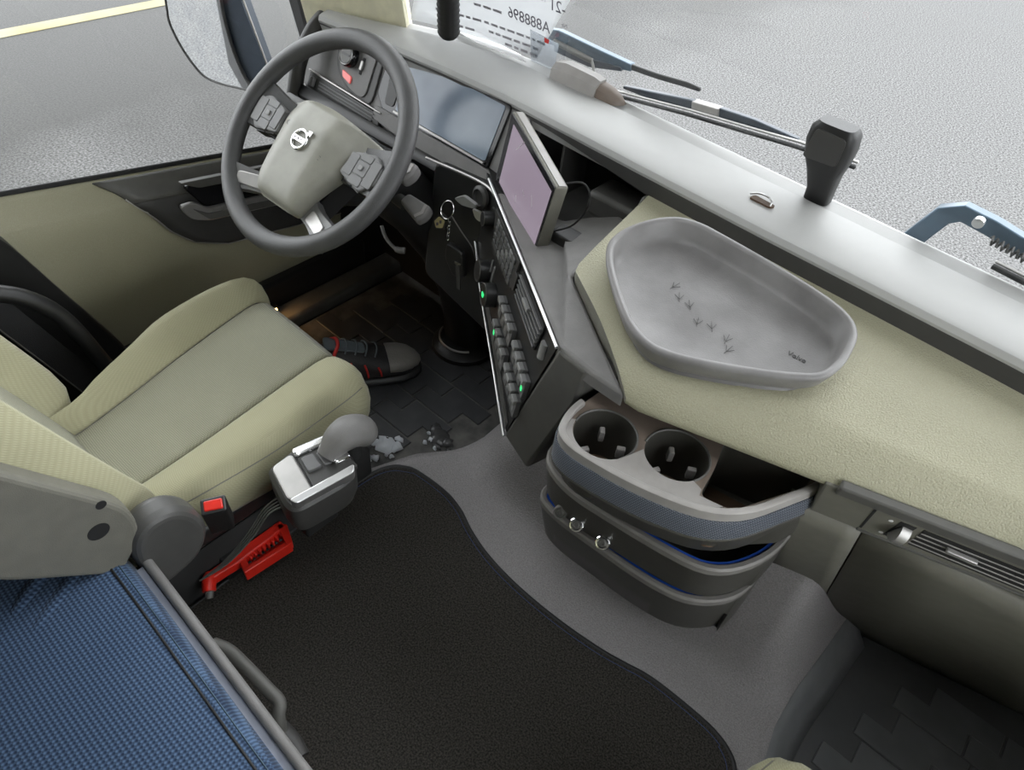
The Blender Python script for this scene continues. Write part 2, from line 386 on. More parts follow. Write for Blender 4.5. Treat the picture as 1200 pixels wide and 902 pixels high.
# side walls behind the doors
struct(box('wall_left', (XL - 0.06, -0.95, -0.3), (XL + 0.015, -0.02, 1.62), 'black_plastic'))
struct(box('wall_right', (XR - 0.015, -0.95, -0.3), (XR + 0.06, -0.02, 1.62), 'black_plastic'))
# roof rails above the door glass
struct(box('trim_1', (XL - 0.06, -0.02, 1.40), (XL + 0.09, 1.0, 1.63), 'headliner'))
struct(box('trim_2', (XR - 0.09, -0.02, 1.40), (XR + 0.06, 1.0, 1.63), 'headliner'))
# A-pillars: cream trim between windscreen and door glass
def pillar(name, sx, x0):
    # rows up the pillar: section points (x, y) at height z
    rows = []
    for z in (0.50, 0.70, 1.0, 1.3, 1.64):
        dy = -(z - 0.7) * 0.20
        rows.append([V(x0 + sx * p, q + dy, z) for p, q in ((-0.02, 1.10), (0.22, 1.10), (0.245, 1.062), (0.14, 1.012), (0.02, 0.985), (-0.02, 0.985))])
    return struct(loft(name, rows, 'cream_trim'))
pillar('trim_3', 1, -1.435); pillar('trim_4', -1, 0.665)
# black front frame of the driver door window
fr = []
for z in (0.33, 0.6, 0.9, 1.42):
    fr.append([V(x, y - (z - 0.7) * 0.2, z) for x, y in ((-1.53, 1.0), (-1.44, 1.0), (-1.44, 1.075), (-1.53, 1.075))])
struct(loft('trim_5', fr, 'black_plastic'))
fr = [[V(2 * -0.38 - p.x, p.y, p.z) for p in r] for r in fr]; struct(loft('trim_6', fr, 'black_plastic'))

# ------------------------------------------------------------------ driver door
d1 = struct(empty('door_1', (XL, 0.6, -0.1)))
def door_f(a, b):
    y = lerp(-0.02, 1.08, a); zb = belt(y)
    prof = [(-1.515, zb), (-1.505, zb + 0.006), (-1.488, zb + 0.004), (-1.462, zb - 0.018), (-1.446, zb - 0.045), (-1.442, 0.20), (-1.452, 0.10), (-1.462, 0.03), (-1.475, 0.0)]
    k = b * (len(prof) - 1); i = min(int(k), len(prof) - 2); t = k - i
    return (lerp(prof[i][0], prof[i + 1][0], t), y, lerp(prof[i][1], prof[i + 1][1], t))
grid('door_panel', door_f, 12, 33, 'beige_door', d1, thick=0.004, off=0)
box('door_pocket', (-1.53, -0.02, -0.30), (-1.435, 1.10, 0.02), 'black_plastic', d1, 0.01)
box('door_shell', (-1.58, -0.02, -0.4), (-1.53, 1.08, 0.24), 'wiper_metal', d1)
tube('belt_seal', [(-1.502, y, belt(y) + 0.008) for y in (-0.02, 0.3, 0.6, 0.9, 1.06)], 0.007, 'soft_black', d1, 8)
# black wedge of B-pillar trim: its front edge runs forward going down
prism('pillar_trim', [(-0.5, 0.62), (0.215, 0.46), (0.245, 0.40), (0.29, 0.27), (0.357, 0.085), (0.40, -0.10), (-0.5, -0.10)], (-1.395, 0, 0), (0, 1, 0), (0, 0, 1), 0.06, 'black_plastic', d1, 0.006)
# dark handle panel with a bowl and a silver lever
du, dv = (0, 1, 0), (0.05, 0, 1)
def hpanel(a, b):
    prof = [(-1.484, 0.006), (-1.462, -0.010), (-1.440, -0.040), (-1.432, -0.075), (-1.432, -0.13), (-1.434, -0.185)]
    k = b * 5; i = min(int(k), 4); t = k - i; px, dz = lerp(prof[i][0], prof[i + 1][0], t), lerp(prof[i][1], prof[i + 1][1], t)
    y0 = interp(b, [(0, 0.445), (0.4, 0.50), (0.75, 0.555), (0.9, 0.60), (1.0, 0.68)]); y = lerp(y0, 1.02, a)
    return (px, y, belt(y) + dz + 0.0)
solid(grid('handle_panel', lambda a, b: hpanel(a, 0.36 + b * 0.64), 16, 16, 'dark_plastic', d1), 0.006, 0)
solid(grid('handle_panel_lit_top', lambda a, b: hpanel(a, b * 0.37), 16, 8, 'mid_plastic', d1), 0.006, 0)  # lighter grey paints in the light caught by the upward face
def dpr(name, poly, mt, parent, front, d=0.012, bev=0.003): return prism(name, poly, (-1.444, 0, 0), du, dv, d, mt, parent, bev, front=front)
dpr('handle_bowl', rpoly([(0.600, 0.388), (0.98, 0.330), (0.98, 0.255), (0.645, 0.315)], 0.02), 'gloss_black', d1, 0.004)
dpr('bowl_lip', rpoly([(0.592, 0.402), (0.98, 0.342), (0.98, 0.318), (0.636, 0.375)], 0.01), 'mid_plastic', d1, 0.010)
lev = dpr('door_handle', rpoly([(0.578, 0.352, 0.012), (0.615, 0.349), (0.640, 0.322), (0.95, 0.270), (0.95, 0.235), (0.640, 0.288), (0.595, 0.310, 0.02)], 0.012), 'satin_silver', d1, 0.016, 0.012, 0.004)
dpr('handle_grip', rpoly([(0.605, 0.337), (0.64, 0.310), (0.90, 0.265), (0.90, 0.248), (0.640, 0.294)], 0.006), 'mid_plastic', lev, 0.019, 0.004, 0.002)
tube('trim_line', [V(hpanel(0, b)) + V(0.002, 0, 0) for b in (0.3, 0.5, 0.75, 0.9, 1.0)] + [V(hpanel(a, 1.0)) + V(0.002, 0, 0) for a in (0.2, 0.5, 1.0)], 0.0022, 'satin_silver', d1, 6)
# passenger door, mostly out of frame
d2 = struct(empty('door_2', (XR, 0.6, -0.1)))
def door_r(a, b): p = door_f(a, b); return (-0.76 - p[0], p[1], p[2])
grid('door_panel', door_r, 8, 33, 'beige_door', d2, thick=0.004, off=0)
box('door_pocket', (0.675, -0.02, -0.30), (0.77, 1.10, 0.02), 'black_plastic', d2, 0.01)

# ------------------------------------------------------------------ floor
def xl_t(y): return interp(y, [(0.0, -0.80), (0.50, -0.80), (0.567, -0.795), (0.662, -0.758), (0.738, -0.700), (0.80, -0.672), (0.861, -0.662), (1.2, -0.62)])
def xr_t(y): return interp(y, [(0.0, 0.20), (0.63, 0.168), (0.70, 0.154), (0.785, 0.152), (0.894, 0.160), (0.99, 0.166), (1.2, 0.18)])
def tun_z(x, y):
    r = 0.19 * sm((y - 0.69) / 0.20) * (1 - sm((x - 0.045) / 0.115)) * sm((x + 0.70) / 0.16)
    r *= 1 - 0.25 * sm((y - 0.90) / 0.12)
    return r
def tun(a, b):
    y = lerp(0.0, 1.15, b); x0, x1 = xl_t(y), xr_t(y)
    if a < 0.03: return (x0 - 0.012, y, -0.09)
    if a > 0.97: return (x1 + 0.018, y, -0.09)
    t = (a - 0.03) / 0.94; x = lerp(x0, x1, max(0, min(1, t)))
    e = min(t, 1 - t) * (x1 - x0)
    z = tun_z(x, y) - 0.008 * (1 - sm(e / 0.012))
    return (x, y, z)
fl = struct(grid('floor', tun, 68, 70, 'tunnel_plastic', smooth=80))
struct(box('floor_pan', (XL - 0.05, -0.95, -0.16), (XR + 0.05, 1.25, -0.10), 'soft_black'))
struct(box('wall_front', (XL - 0.02, 1.17, -0.16), (XR + 0.02, 1.19, 0.55), 'soft_black'))
struct(box('trim_7', (-1.435, -0.02, -0.10), (-1.36, 1.19, -0.055), 'mid_plastic', bevel=0.012))   # sill under the driver door

struct(box('wall_side', (-1.54, 1.03, -0.3), (-1.445, 1.25, 0.56), 'soft_black'))
# carpet mat on the tunnel
MF = [(-0.764, 0.50), (-0.762, 0.545), (-0.757, 0.575), (-0.745, 0.600), (-0.728, 0.615), (-0.70, 0.628), (-0.62, 0.634), (-0.565, 0.625), (-0.515, 0.605), (-0.46, 0.589), (-0.40, 0.580), (-0.327, 0.577), (-0.25, 0.580), (-0.171, 0.589), (-0.12, 0.600), (-0.07, 0.612), (0.0, 0.616), (0.06, 0.614), (0.100, 0.602), (0.122, 0.582), (0.131, 0.555), (0.134, 0.52)]
mfp = catmull(MF, 4)
def mfr(d, dz):       # front and side edge of the mat, inset by d
    out = []
    for p in mfp: c = V(-0.31, 0.30, 0); out.append(V(p.x - math.copysign(min(d, abs(p.x + .31)), p.x + 0.31) * (1 if abs(p.x + .31) > .40 else 0), p.y - d, dz))
    return out
cm = thing('carpet_mat', (-0.3, 0.35, 0), 'black pile carpet mat with bound edge lying on the centre floor', 'floor mat')
rows = [[V(p.x, p.y, 0.001) for p in mfp], [V(p.x, p.y, 0.010) for p in mfp], mfr(0.006, 0.012)]
base = mfr(0.006, 0.012)
for k in range(1, 9): rows.append([V(lerp(p.x, max(-0.752, min(0.13, p.x)), k / 8), lerp(p.y, 0.085, k / 8), 0.012) for p in base])
rows.append([V(p.x, p.y, 0.001) for p in rows[-1]])
link('pile', rings_bm(rows, closed=False), 'carpet', cm, 40)
edge_ = [V(-0.752, 0.085, 0.008), V(-0.762, 0.25, 0.008)] + [V(p.x, p.y, 0.008) for p in mfp] + [V(0.134, 0.3, 0.008), V(0.13, 0.085, 0.008)]
tube('binding', edge_, 0.0048, 'mat_border', cm, 8)
tube('stitching', mfr(0.010, 0.0125), 0.0006, 'blue_thread', cm, 5)

# rubber mats with interlocking raised pieces
def rubber_mat(name, label, outline, groove, z0, ox, oy, a=0.135, b=0.052, d=0.055, piece='rubber'):
    t = thing(name, (sum(p[0] for p in outline) / len(outline), sum(p[1] for p in outline) / len(outline), z0), label, 'floor mat')
    prism('mat_base', outline, (0, 0, z0 + 0.012), (1, 0, 0), (0, 1, 0), 0.012, groove, t)
    xs = [p[0] for p in outline]; ys = [p[1] for p in outline]
    def inside(x, y):
        c = False; n = len(outline)
        for i in range(n):
            (x1, y1), (x2, y2) = outline[i], outline[(i + 1) % n]
            if (y1 > y) != (y2 > y) and x < (x2 - x1) * (y - y1) / (y2 - y1) + x1: c = not c
        return c
    g = 0.0022
    poly = [(g, g), (a - g, g), (a - g, b - 0), (a + d - g, b), (a + d - g, 2 * b - g), (d + g, 2 * b - g), (d + g, b), (g, b)]
    bm = prism_bm(poly, (0, 0, 0), (1, 0, 0), (0, 1, 0), 0.004); bmesh.ops.recalc_face_normals(bm, faces=bm.faces[:])
    bmesh.ops.bevel(bm, geom=[e for e in bm.edges if all(abs(v.co.z) < 1e-6 for v in e.verts)], offset=0.0012, segments=1, affect='EDGES')
    me = bpy.data.meshes.new('tile'); bm.to_mesh(me); bm.free(); me.materials.append(M[piece])
    nrow = int((max(ys) - min(ys)) / (2 * b)) + 2
    for r in range(-1, nrow):
        for c in range(-2, int((max(xs) - min(xs)) / a) + 3):
            x = min(xs) + ox + c * a + (r * 0.037) % a; y = min(ys) + oy + r * 2 * b
            if all(inside(x + px, y + py) for px, py in poly):
                o = bpy.data.objects.new('tile', me); COL.objects.link(o); o.parent = t
                o.location = V(x, y, z0 + 0.0155) - t.location
    return t
drv = [(-1.35, 0.51), (-0.812, 0.51), (-0.805, 0.567), (-0.772, 0.662), (-0.714, 0.738), (-0.686, 0.80), (-0.676, 0.861), (-0.64, 1.18), (-1.35, 1.18)]
rubber_mat('rubber_mat', 'black rubber floor mat with interlocking pattern in the driver footwell', drv, 'dusty_groove', -0.0975, 0.03, 0.01)
psg = [(0.19, 0.30), (0.66, 0.30), (0.66, 1.15), (0.205, 1.045), (0.190, 0.99), (0.182, 0.80), (0.182, 0.70)]
rubber_mat('rubber_mat', 'dark rubber floor mat with interlocking pattern in the passenger footwell', psg, 'rubber_base', -0.0975, 0.03, 0.02, piece='rubber_lightened')
pm = bpy.data.objects['rubber_mat.001']
solid(grid('mat_flange', lambda a, b: (xr_t(lerp(0.45, 1.02, a)) + lerp(-0.016, 0.044, b), lerp(0.45, 1.02, a), tun_z(xr_t(lerp(0.45, 1.02, a)) - 0.016, lerp(0.45, 1.02, a)) * (1 - b) + lerp(-0.001, -0.083, b)), 24, 4, 'rubber_edge', pm), 0.003, 1)
# slush and snow left on the driver mat
def blobs(name, spots, mt, label, z):
    bm = bmesh.new(); rnd = random.Random(5)
    for (x, y, r) in spots:
        n = 11; ring = []
        for k in range(n):
            a_ = 2 * math.pi * k / n; rr = r * rnd.uniform(0.55, 1.2); ring.append((x + rr * math.cos(a_), y + rr * math.sin(a_) * 0.8))
        rings_bm([[V(p[0], p[1], z) for p in ring], [V(lerp(x, p[0], .8), lerp(y, p[1], .8), z + 0.004 + r * .05) for p in ring], [V(lerp(x, p[0], .3), lerp(y, p[1], .3), z + 0.006 + r * .08) for p in ring]], bm=bm)
    o = link(name, bm, mt, None, 60); tag(o, label, 'snow', kind='stuff'); return o
ZF = -0.0825
blobs('melting_snow', [(-0.862, 0.675, 0.030), (-0.838, 0.69, 0.022), (-0.885, 0.665, 0.016), (-0.85, 0.71, 0.012), (-0.90, 0.632, 0.012), (-0.885, 0.625, 0.008), (-0.845, 0.632, 0.013), (-0.858, 0.62, 0.012), (-0.825, 0.662, 0.008), (-0.835, 0.655, 0.005), (-0.795, 0.765, 0.010), (-0.80, 0.748, 0.007), (-0.77, 0.752, 0.007), (-0.815, 0.775, 0.006)], 'snow', 'crumbs of white snow melting on the driver rubber mat beside the shoe', ZF)
blobs('dark_slush', [(-0.79, 0.785, 0.030), (-0.815, 0.80, 0.022), (-0.765, 0.79, 0.020), (-0.77, 0.76, 0.012), (-0.74, 0.77, 0.012), (-0.87, 0.69, 0.010), (-0.895, 0.645, 0.012)], 'slush', 'dark wet slush clumps on the driver rubber mat in front of the snow', ZF)

# ------------------------------------------------------------------ dashboard
db = thing('dashboard', (-0.38, 1.05, 0.0), 'wide truck dashboard with grey top ledge lightened for sheen and beige grained pad', 'dashboard')
YF = [(-1.40, 0.945), (-1.30, 0.955), (-1.18, 0.968), (-1.0, 0.980), (-0.82, 0.982), (-0.53, 0.963), (-0.30, 0.950), (0.10, 0.935), (0.40, 0.915), (0.69, 0.88)]
def yf(x): return interp(x, YF)                 # front edge of the top ledge
def yb(x): return interp(x, YB)                 # back edge of the top ledge
xs_ = [lerp(-1.345, 0.69, i / 40) for i in range(41)]
def end_sweep(x): return 0.0
rows = []
for x in xs_:
    e = end_sweep(x); f, b = yf(x) + e, yb(x) + e * .4
    bb_ = max(b, f + 0.022); rows.append([V(x, f + 0.002, 0.684), V(x, f, 0.690), V(x, f + 0.003, 0.699), V(x, f + 0.010, 0.702), V(x, bb_ - 0.006, 0.706), V(x, bb_, 0.703), V(x, bb_ + 0.002, 0.66), V(x, f + 0.010, 0.66)])
top = loft('top_ledge', rows, 'dash_strip', db)
LZ = [(-1.3, 0.676), (-0.72, 0.672), (-0.45, 0.648), (1, 0.646)]
loft('ledge_lip', [[V(x, yf(x) + 0.022, interp(x, LZ)), V(x, yf(x) + 0.006, interp(x, LZ) + 0.003), V(x, yf(x) + 0.001, interp(x, LZ) + 0.006), V(x, yf(x) + 0.001, 0.6845), V(x, yf(x) + 0.022, 0.6845)] for x in xs_], 'dark_plastic', db)  # ledge front as a dark piece, its shade put into the colour
rows = []
for x in xs_:
    b = yb(x) + end_sweep(x) * .4 + 0.006
    rows.append([V(x, b, 0.692), V(x, b + 0.004, 0.6975), V(x, yw(x) + 0.004, 0.6975), V(x, yw(x) + 0.01, 0.64), V(x, b, 0.64)])
loft('glass_ledge', rows, 'dash_strip', db)
# little hook in a slot on the ledge
prism('hook_slot', rpoly([(-0.338, 1.006), (-0.300, 1.004), (-0.296, 1.015), (-0.334, 1.02)], 0.005), (0, 0, 0.7072), (1, 0, 0), (0, 1, 0), 0.003, 'brown_mat', db)
tube('hook', catmull([(-0.342, 1.017, 0.707), (-0.328, 1.020, 0.712), (-0.312, 1.020, 0.712), (-0.304, 1.014, 0.711), (-0.302, 1.006, 0.707)], 5), 0.0016, 'silver', db, 6)

# beige pad
B1, B2, B3 = (-0.489, 0.99), (-0.461, 0.735), (-0.272, 0.622)
def pad_f(s, w_):
    # w: 0 back .. 1 lip edge, then two rows down the lip
    wt = min(w_, 1.0)
    if wt < 0.72: lx, ly = lerp(B1[0], B2[0], wt / .72), lerp(B1[1], B2[1], wt / .72)
    else: lx, ly = lerp(B2[0], B3[0], (wt - .72) / .28), lerp(B2[1], B3[1], (wt - .72) / .28)
    x = lerp(lx, 0.69, s)
    back = yf(x) + 0.012; lip = 0.697 + 0.30 * max(-0.25, min(x, 0.2))
    yl = lip; t = wt
    y = lerp(back, yl, t)
    b0 = lerp(yf(lx) + 0.012, 0.697 + 0.30 * max(-0.25, lx), t)
    y += (ly - b0) * (1 - s) ** 6        # left flank follows the slanted boundary
    z = interp((back - y) / max(0.02, back - lip), [(0, 0.660), (0.5, 0.643), (0.82, 0.626), (0.93, 0.606), (1, 0.580)])
    return x, y, z
rows = []
for w_ in [i / 22 for i in range(23)]: rows.append([V(pad_f((i / 50) ** 1.5, w_)) for i in range(51)])
lip = [V(p.x, p.y + 0.001, p.z - 0.010) for p in rows[-1]]; rows.append(lip)
rows.append([V(p.x, p.y + 0.012, p.z - 0.018) for p in rows[-2]])
rows.append([V(p.x, p.y + 0.05, p.z - 0.020) for p in rows[-3]])
edge_l = [r[0].copy() for r in rows[:23]]
link('beige_pad', rings_bm(rows, closed=False), 'beige_pad', db, 70)
link('pad_edge', rings_bm([edge_l, [p + V(0.0, 0, -0.010) for p in edge_l], [p + V(0.004, 0.002, -0.012 - 0.045 * (1 - sm((p.x + 0.40) / 0.10))) for p in edge_l]], closed=False), 'olive_plastic', db, 70)

# vent strip under the lip, passenger side
vP, vu, vv = (0, 0.703, 0.548), (1, 0.3, 0), (0, 0.1, -0.3)
_u, _v, _n = basis(vu, vv)
def vp(u, v, h=0): return V(vP) + _u * u + _v * v + _n * h
if _n.y > 0: NS = -1
else: NS = 1
def vprism(name, poly, h0, h1, mt, parent, bevel=0):      # h measured towards the cabin
    a = [vp(p[0], p[1], NS * h1) for p in poly]; b = [vp(p[0], p[1], NS * h0) for p in poly]
    o = link(name, rings_bm([a, b]), mt, parent)
    if bevel: bmod(o, bevel)
    return o
strip = vprism('vent_strip', rpoly([(-0.016, -0.03), (0.70, -0.03), (0.70, 0.064), (-0.006, 0.062)], 0.004), -0.08, 0.0, 'olive_plastic', db, 0.003)
vprism('ledge_rail', rect(0.0, -0.040, 0.70, -0.018), -0.01, 0.004, 'mid_plastic', db, 0.003)
vprism('groove', [(0.051, -0.012), (0.054, -0.012), (0.060, 0.052), (0.057, 0.052)], -0.01, 0.0006, 'soft_black', db)
vprism('strip_edge', rect(0.056, 0.056, 0.70, 0.060), -0.01, 0.003, 'mid_plastic', db, 0.001)
ww = vprism('thumb_wheel_well', rect(0.085, -0.008, 0.104, 0.046), -0.01, 0.0006, 'soft_black', db)
wh = tube('thumb_wheel', [vp(0.089, 0.018, -0.004 * 0), vp(0.101, 0.020, 0)], 0.017, 'satin_silver', db, 20)
for (u0, v0) in ((0.076, 0.0), (0.081, 0.042)): cyl('symbol', vp(u0, v0, 0), _n * NS, 0.0028, 0.0008, 'print_white', db, 10)
vent = vprism('vent', [(0.112, -0.010), (0.272, -0.006), (0.278, 0.050), (0.116, 0.044)], -0.01, 0.0008, 'soft_black', db)
for k, (v0, v1) in enumerate(((0.000, 0.002), (0.012, 0.0155), (0.024, 0.029), (0.036, 0.042))):
    vprism('slat', [(0.113, v0), (0.274, v1), (0.274, v1 + 0.0030), (0.113, v0 + 0.0030)], -0.004, 0.0014, 'rim_plastic', vent, 0.0004)
for u0 in (0.163, 0.228): vprism('vane', rect(u0, -0.004, u0 + 0.002, 0.044), -0.008, 0.0012, 'soft_black', vent)
vprism('slider', rpoly([(0.148, 0.009), (0.186, 0.012), (0.187, 0.020), (0.149, 0.016)], 0.002), 0.0, 0.007, 'satin_silver', vent, 0.0015)
# lower panels
def low(a0, a1, name):
    def f(a, b):
        x = lerp(a0, a1, a); y0 = 0.730 + 0.287 * min(x, 0.24); z0 = 0.488
        y1 = 1.02 + 0.235 * x; z1 = -0.09
        return (x + 0.05 * b, lerp(y0, y1, b ** 1.1), lerp(z0, z1, b))
    return grid(name, f, 6, 12, 'olive_plastic', db, thick=0.015, off=0)
low(-0.045, 0.0545, 'lower_panel'); low(0.0575, 0.66, 'glovebox_panel')
low(-0.045, 0.66, 'panel_backing').location.y += 0.02
prism('core_side', [(0.78, 0.50), (1.15, 0.50), (1.15, 0.0), (0.86, 0.0), (0.80, 0.10)], (-0.36, 0, 0), (0, 1, 0), (0, 0, 1), -0.31, 'soft_black', db)

# console wedge between the driver side and the passenger side
SA = V(-0.733, 0.866, 0.58); su = V(0.82, -0.57, 0).normalized(); svv = V(-0.076, -0.108, -0.991); su, svv, sn = basis(su, svv)
SN = -1 if (sn.x + sn.y) > 0 else 1            # towards the driver
def sp(u, v, h=0): return SA + su * u + svv * v + sn * (SN * h)
def sprism(name, poly, h0, h1, mt, parent, bevel=0):
    o = link(name, rings_bm([[sp(p[0], p[1], h1) for p in poly], [sp(p[0], p[1], h0) for p in poly]]), mt, parent)
    if bevel: bmod(o, bevel)
    return o
wt = [(-0.742, 0.874), (-0.398, 0.634), (-0.335, 0.625), (-0.275, 0.624), (-0.463, 0.737), (-0.491, 0.93), (-0.52, 0.945), (-0.565, 0.925), (-0.60, 0.895), (-0.645, 0.888), (-0.69, 0.905)]
wz = lambda x, y: 0.582 + 0.035 * sm((x + 0.62) / 0.14) * sm((y - 0.62) / 0.12)
bm = bmesh.new(); ta = [bm.verts.new((x, y, wz(x, y))) for x, y in wt]; tb = [bm.verts.new((x, y, 0.558)) for x, y in wt]
bm.faces.new(ta)
for i in range(len(wt)): j = (i + 1) % len(wt); bm.faces.new((ta[i], ta[j], tb[j], tb[i]))
wo = link('console_top', bm, 'grey_plastic', db); bmod(wo, 0.006, 3, 30)
# dark end plate facing the cup holders
ep = [V(-0.398, 0.631, 0.578), V(-0.340, 0.622, 0.578), V(-0.352, 0.634, 0.50), V(-0.425, 0.640, 0.265), V(-0.492, 0.652, 0.292)]
bm = rings_bm([ep, [p + V(0.02, 0.09, -0.005) for p in ep]]); bmod(link('console_end', bm, 'mid_plastic', db), 0.006, 3, 30)
# console body filling behind the switch panel
body = [(-0.16, 0.0), (0.405, 0.003), (0.327, 0.28), (0.199, 0.236), (0.034, 0.185), (-0.16, 0.125)]
sprism('console_body', body, -0.10, -0.004, 'black_plastic', db)
# open cubby behind the console top
box('cubby_floor', (-0.74, 0.86, 0.545), (-0.47, 1.09, 0.555), 'dark_plastic', db)
box('cubby_back', (-0.80, 1.06, 0.545), (-0.47, 1.07, 0.66), 'black_plastic', db)
prism('cubby_side', [(0.90, 0.55), (1.08, 0.55), (1.08, 0.655), (0.955, 0.655), (0.92, 0.60)], (-0.482, 0, 0), (0, 1, 0), (0, 0, 1), 0.012, 'mid_plastic', db, 0.003)
box('cubby_partition', (-0.685, 0.98, 0.545), (-0.68, 1.07, 0.66), 'dark_plastic', db)
box('cubby_block', (-0.62, 0.985, 0.55), (-0.50, 1.06, 0.60), 'mid_plastic', db, 0.01)

# driver fascia: a plane that slopes down towards the driver
FP = V(-0.93, 0.985, 0.675); fu, fv, fn = basis((1, -0.05, 0), (0, -0.5, -1)); FN = -1 if fn.y > 0 else 1
def fp(u, v, h=0): return FP + fu * u + fv * v + fn * (FN * h)
def fprism(name, poly, h0, h1, mt, parent, bevel=0):
    o = link(name, rings_bm([[fp(p[0], p[1], h1) for p in poly], [fp(p[0], p[1], h0) for p in poly]]), mt, parent)
    if bevel: bmod(o, bevel)
    return o
fprism('fascia', [(-0.50, -0.02), (0.165, -0.02), (0.165, 0.10), (0.135, 0.150), (-0.10, 0.155), (-0.22, 0.152), (-0.46, 0.160), (-0.50, 0.15)], -0.05, 0.0, 'grey_plastic', db, 0.004)
bez = fprism('display_bezel', rpoly([(-0.232, -0.012), (0.118, -0.012), (0.118, 0.112), (-0.20, 0.118), (-0.232, 0.09)], 0.01), -0.01, 0.004, 'gloss_black', db, 0.002)
fprism('instrument_display', rpoly([(-0.166, -0.006), (0.105, -0.006), (0.106, 0.101), (-0.164, 0.103)], 0.006), 0.003, 0.0055, 'display_blue', db)
fprism('display_frame', [(-0.166, 0.104), (0.106, 0.102), (0.106, 0.107), (-0.166, 0.109)], 0.002, 0.009, 'satin_silver', db, 0.001)
fprism('side_display', rpoly([(-0.212, 0.03), (-0.172, 0.03), (-0.172, 0.10), (-0.20, 0.102)], 0.008), 0.003, 0.006, 'dark_plastic', db, 0.001)
# pale ledge below the display
fprism('shelf', rpoly([(-0.22, 0.113), (0.130, 0.111), (0.16, 0.150), (-0.10, 0.150), (-0.22, 0.140)], 0.006), 0.0, 0.010, 'grey_plastic', db, 0.004)
# light switch panel
lp = fprism('light_switch_panel', rpoly([(-0.40, 0.015), (-0.244, 0.0), (-0.238, 0.128), (-0.33, 0.118), (-0.385, 0.085)], 0.03), -0.004, 0.004, 'dark_plastic', db, 0.002)
fprism('switch_plate', rpoly([(-0.385, 0.018), (-0.262, 0.006), (-0.262, 0.120), (-0.33, 0.110), (-0.372, 0.08)], 0.025), 0.004, 0.007, 'grey_plastic', lp, 0.001)
kn = lathe('light_knob', fp(-0.338, 0.050, 0.006), fn * FN, [(0.024, 0), (0.024, 0.014), (0.0215, 0.017), (0.0, 0.017)], 'gloss_black', lp)
tube('knob_ring', [fp(-0.338 + 0.0205 * math.cos(a * .26), 0.050 + 0.0205 * math.sin(a * .26), 0.0232) for a in range(24)], 0.0014, 'silver', kn, 6, closed=True)
lathe('knob_face', fp(-0.338, 0.050, 0.0225), fn * FN, [(0.018, 0), (0.018, 0.0012), (0, 0.0012)], 'mid_plastic', kn)
fprism('knob_mark', rect(-0.352, 0.0475, -0.324, 0.052), 0.0225, 0.0245, 'black_plastic', kn)
fprism('red_switch', rpoly([(-0.352, 0.083), (-0.318, 0.088), (-0.316, 0.103), (-0.345, 0.097)], 0.003), 0.006, 0.010, 'red_button', lp, 0.001)
fprism('dimmer_slot', rpoly([(-0.300, 0.040), (-0.292, 0.040), (-0.292, 0.075), (-0.300, 0.075)], 0.002), 0.006, 0.008, 'soft_black', lp)
fprism('dimmer_wheel', rpoly([(-0.300, 0.047), (-0.292, 0.047), (-0.292, 0.066), (-0.300, 0.066)], 0.002), 0.006, 0.012, 'satin_silver', lp, 0.001)
# driver side vent
dvn = fprism('vent', rpoly([(-0.455, 0.122), (-0.20, 0.128), (-0.195, 0.150), (-0.455, 0.158)], 0.004), 0.0, 0.009, 'dark_plastic', db, 0.001)
for k in range(3): fprism('slat', rect(-0.41, 0.131 + k * 0.007, -0.215, 0.134 + k * 0.007), 0.009, 0.013, 'button', dvn, 0.0008)
fprism('slider', rect(-0.44, 0.130, -0.428, 0.150), 0.009, 0.016, 'button_top', dvn, 0.001)
fprism('vent_trim', [(-0.458, 0.118), (-0.195, 0.121), (-0.195, 0.124), (-0.458, 0.122)], 0.0, 0.013, 'satin_silver', db, 0.0008)
# knee panel below the fascia: dark, leaning away
bm = bmesh.new()
kp = [[V(x, y, z) for x in (-1.42, -1.25, -1.1, -0.95, -0.8, -0.70)] for y, z in ((0.922, 0.545), (0.912, 0.53), (0.94, 0.46), (1.0, 0.30), (1.15, 0.15))]
rings_bm(kp, closed=False, bm=bm); solid(link('knee_panel', bm, 'black_plastic', db), 0.012)
prism('ignition_panel', rpoly([(-0.93, 0.56), (-0.755, 0.575), (-0.70, 0.535), (-0.66, 0.36), (-0.70, 0.25), (-0.93, 0.30)], 0.02), (0, 0.830, 0), (1, 0, 0), (0, 0.12, 1), 0.06, 'black_plastic', db, 0.006)
tube('edge_trim', catmull([(-0.95, 0.893, 0.556), (-0.80, 0.893, 0.568), (-0.745, 0.876, 0.566), (-0.725, 0.862, 0.545)], 5), 0.003, 'satin_silver', db, 6)
lathe('ignition_lock', (-0.785, 0.882, 0.548), (-0.2, -1, 0.15), [(0.022, 0), (0.022, 0.006), (0.016, 0.010), (0.014, 0.004), (0, 0.004)], 'dark_plastic', db)

# ------------------------------------------------------------------ control panel of the console
cp = thing('control_panel', sp(0.2, 0.28), 'angled black control panel with rows of grey buttons facing the driver', 'control panel')
sprism('panel_face', [(-0.155, 0.004), (0.402, 0.004), (0.326, 0.276), (0.199, 0.232), (0.034, 0.181), (-0.155, 0.121)], -0.004, 0.0, 'black_plastic', cp)
tube('silver_trim', [sp(-0.06, 0.0, 0.003), sp(0.2, 0.0, 0.003), sp(0.407, 0.001, 0.003)], 0.0030, 'silver', cp, 8)
tube('silver_trim', catmull([sp(-0.155, 0.124, 0.003), sp(-0.048, 0.147, 0.003), sp(0.034, 0.188, 0.003), sp(0.199, 0.240, 0.003), sp(0.329, 0.285, 0.003)], 5), 0.0030, 'silver', cp, 8)
sprism('rubber_strip', [(0.05, 0.168), (0.215, 0.212), (0.325, 0.255), (0.322, 0.275), (0.199, 0.230), (0.05, 0.185)], 0.0, 0.002, 'dark_plastic', cp, 0.001)
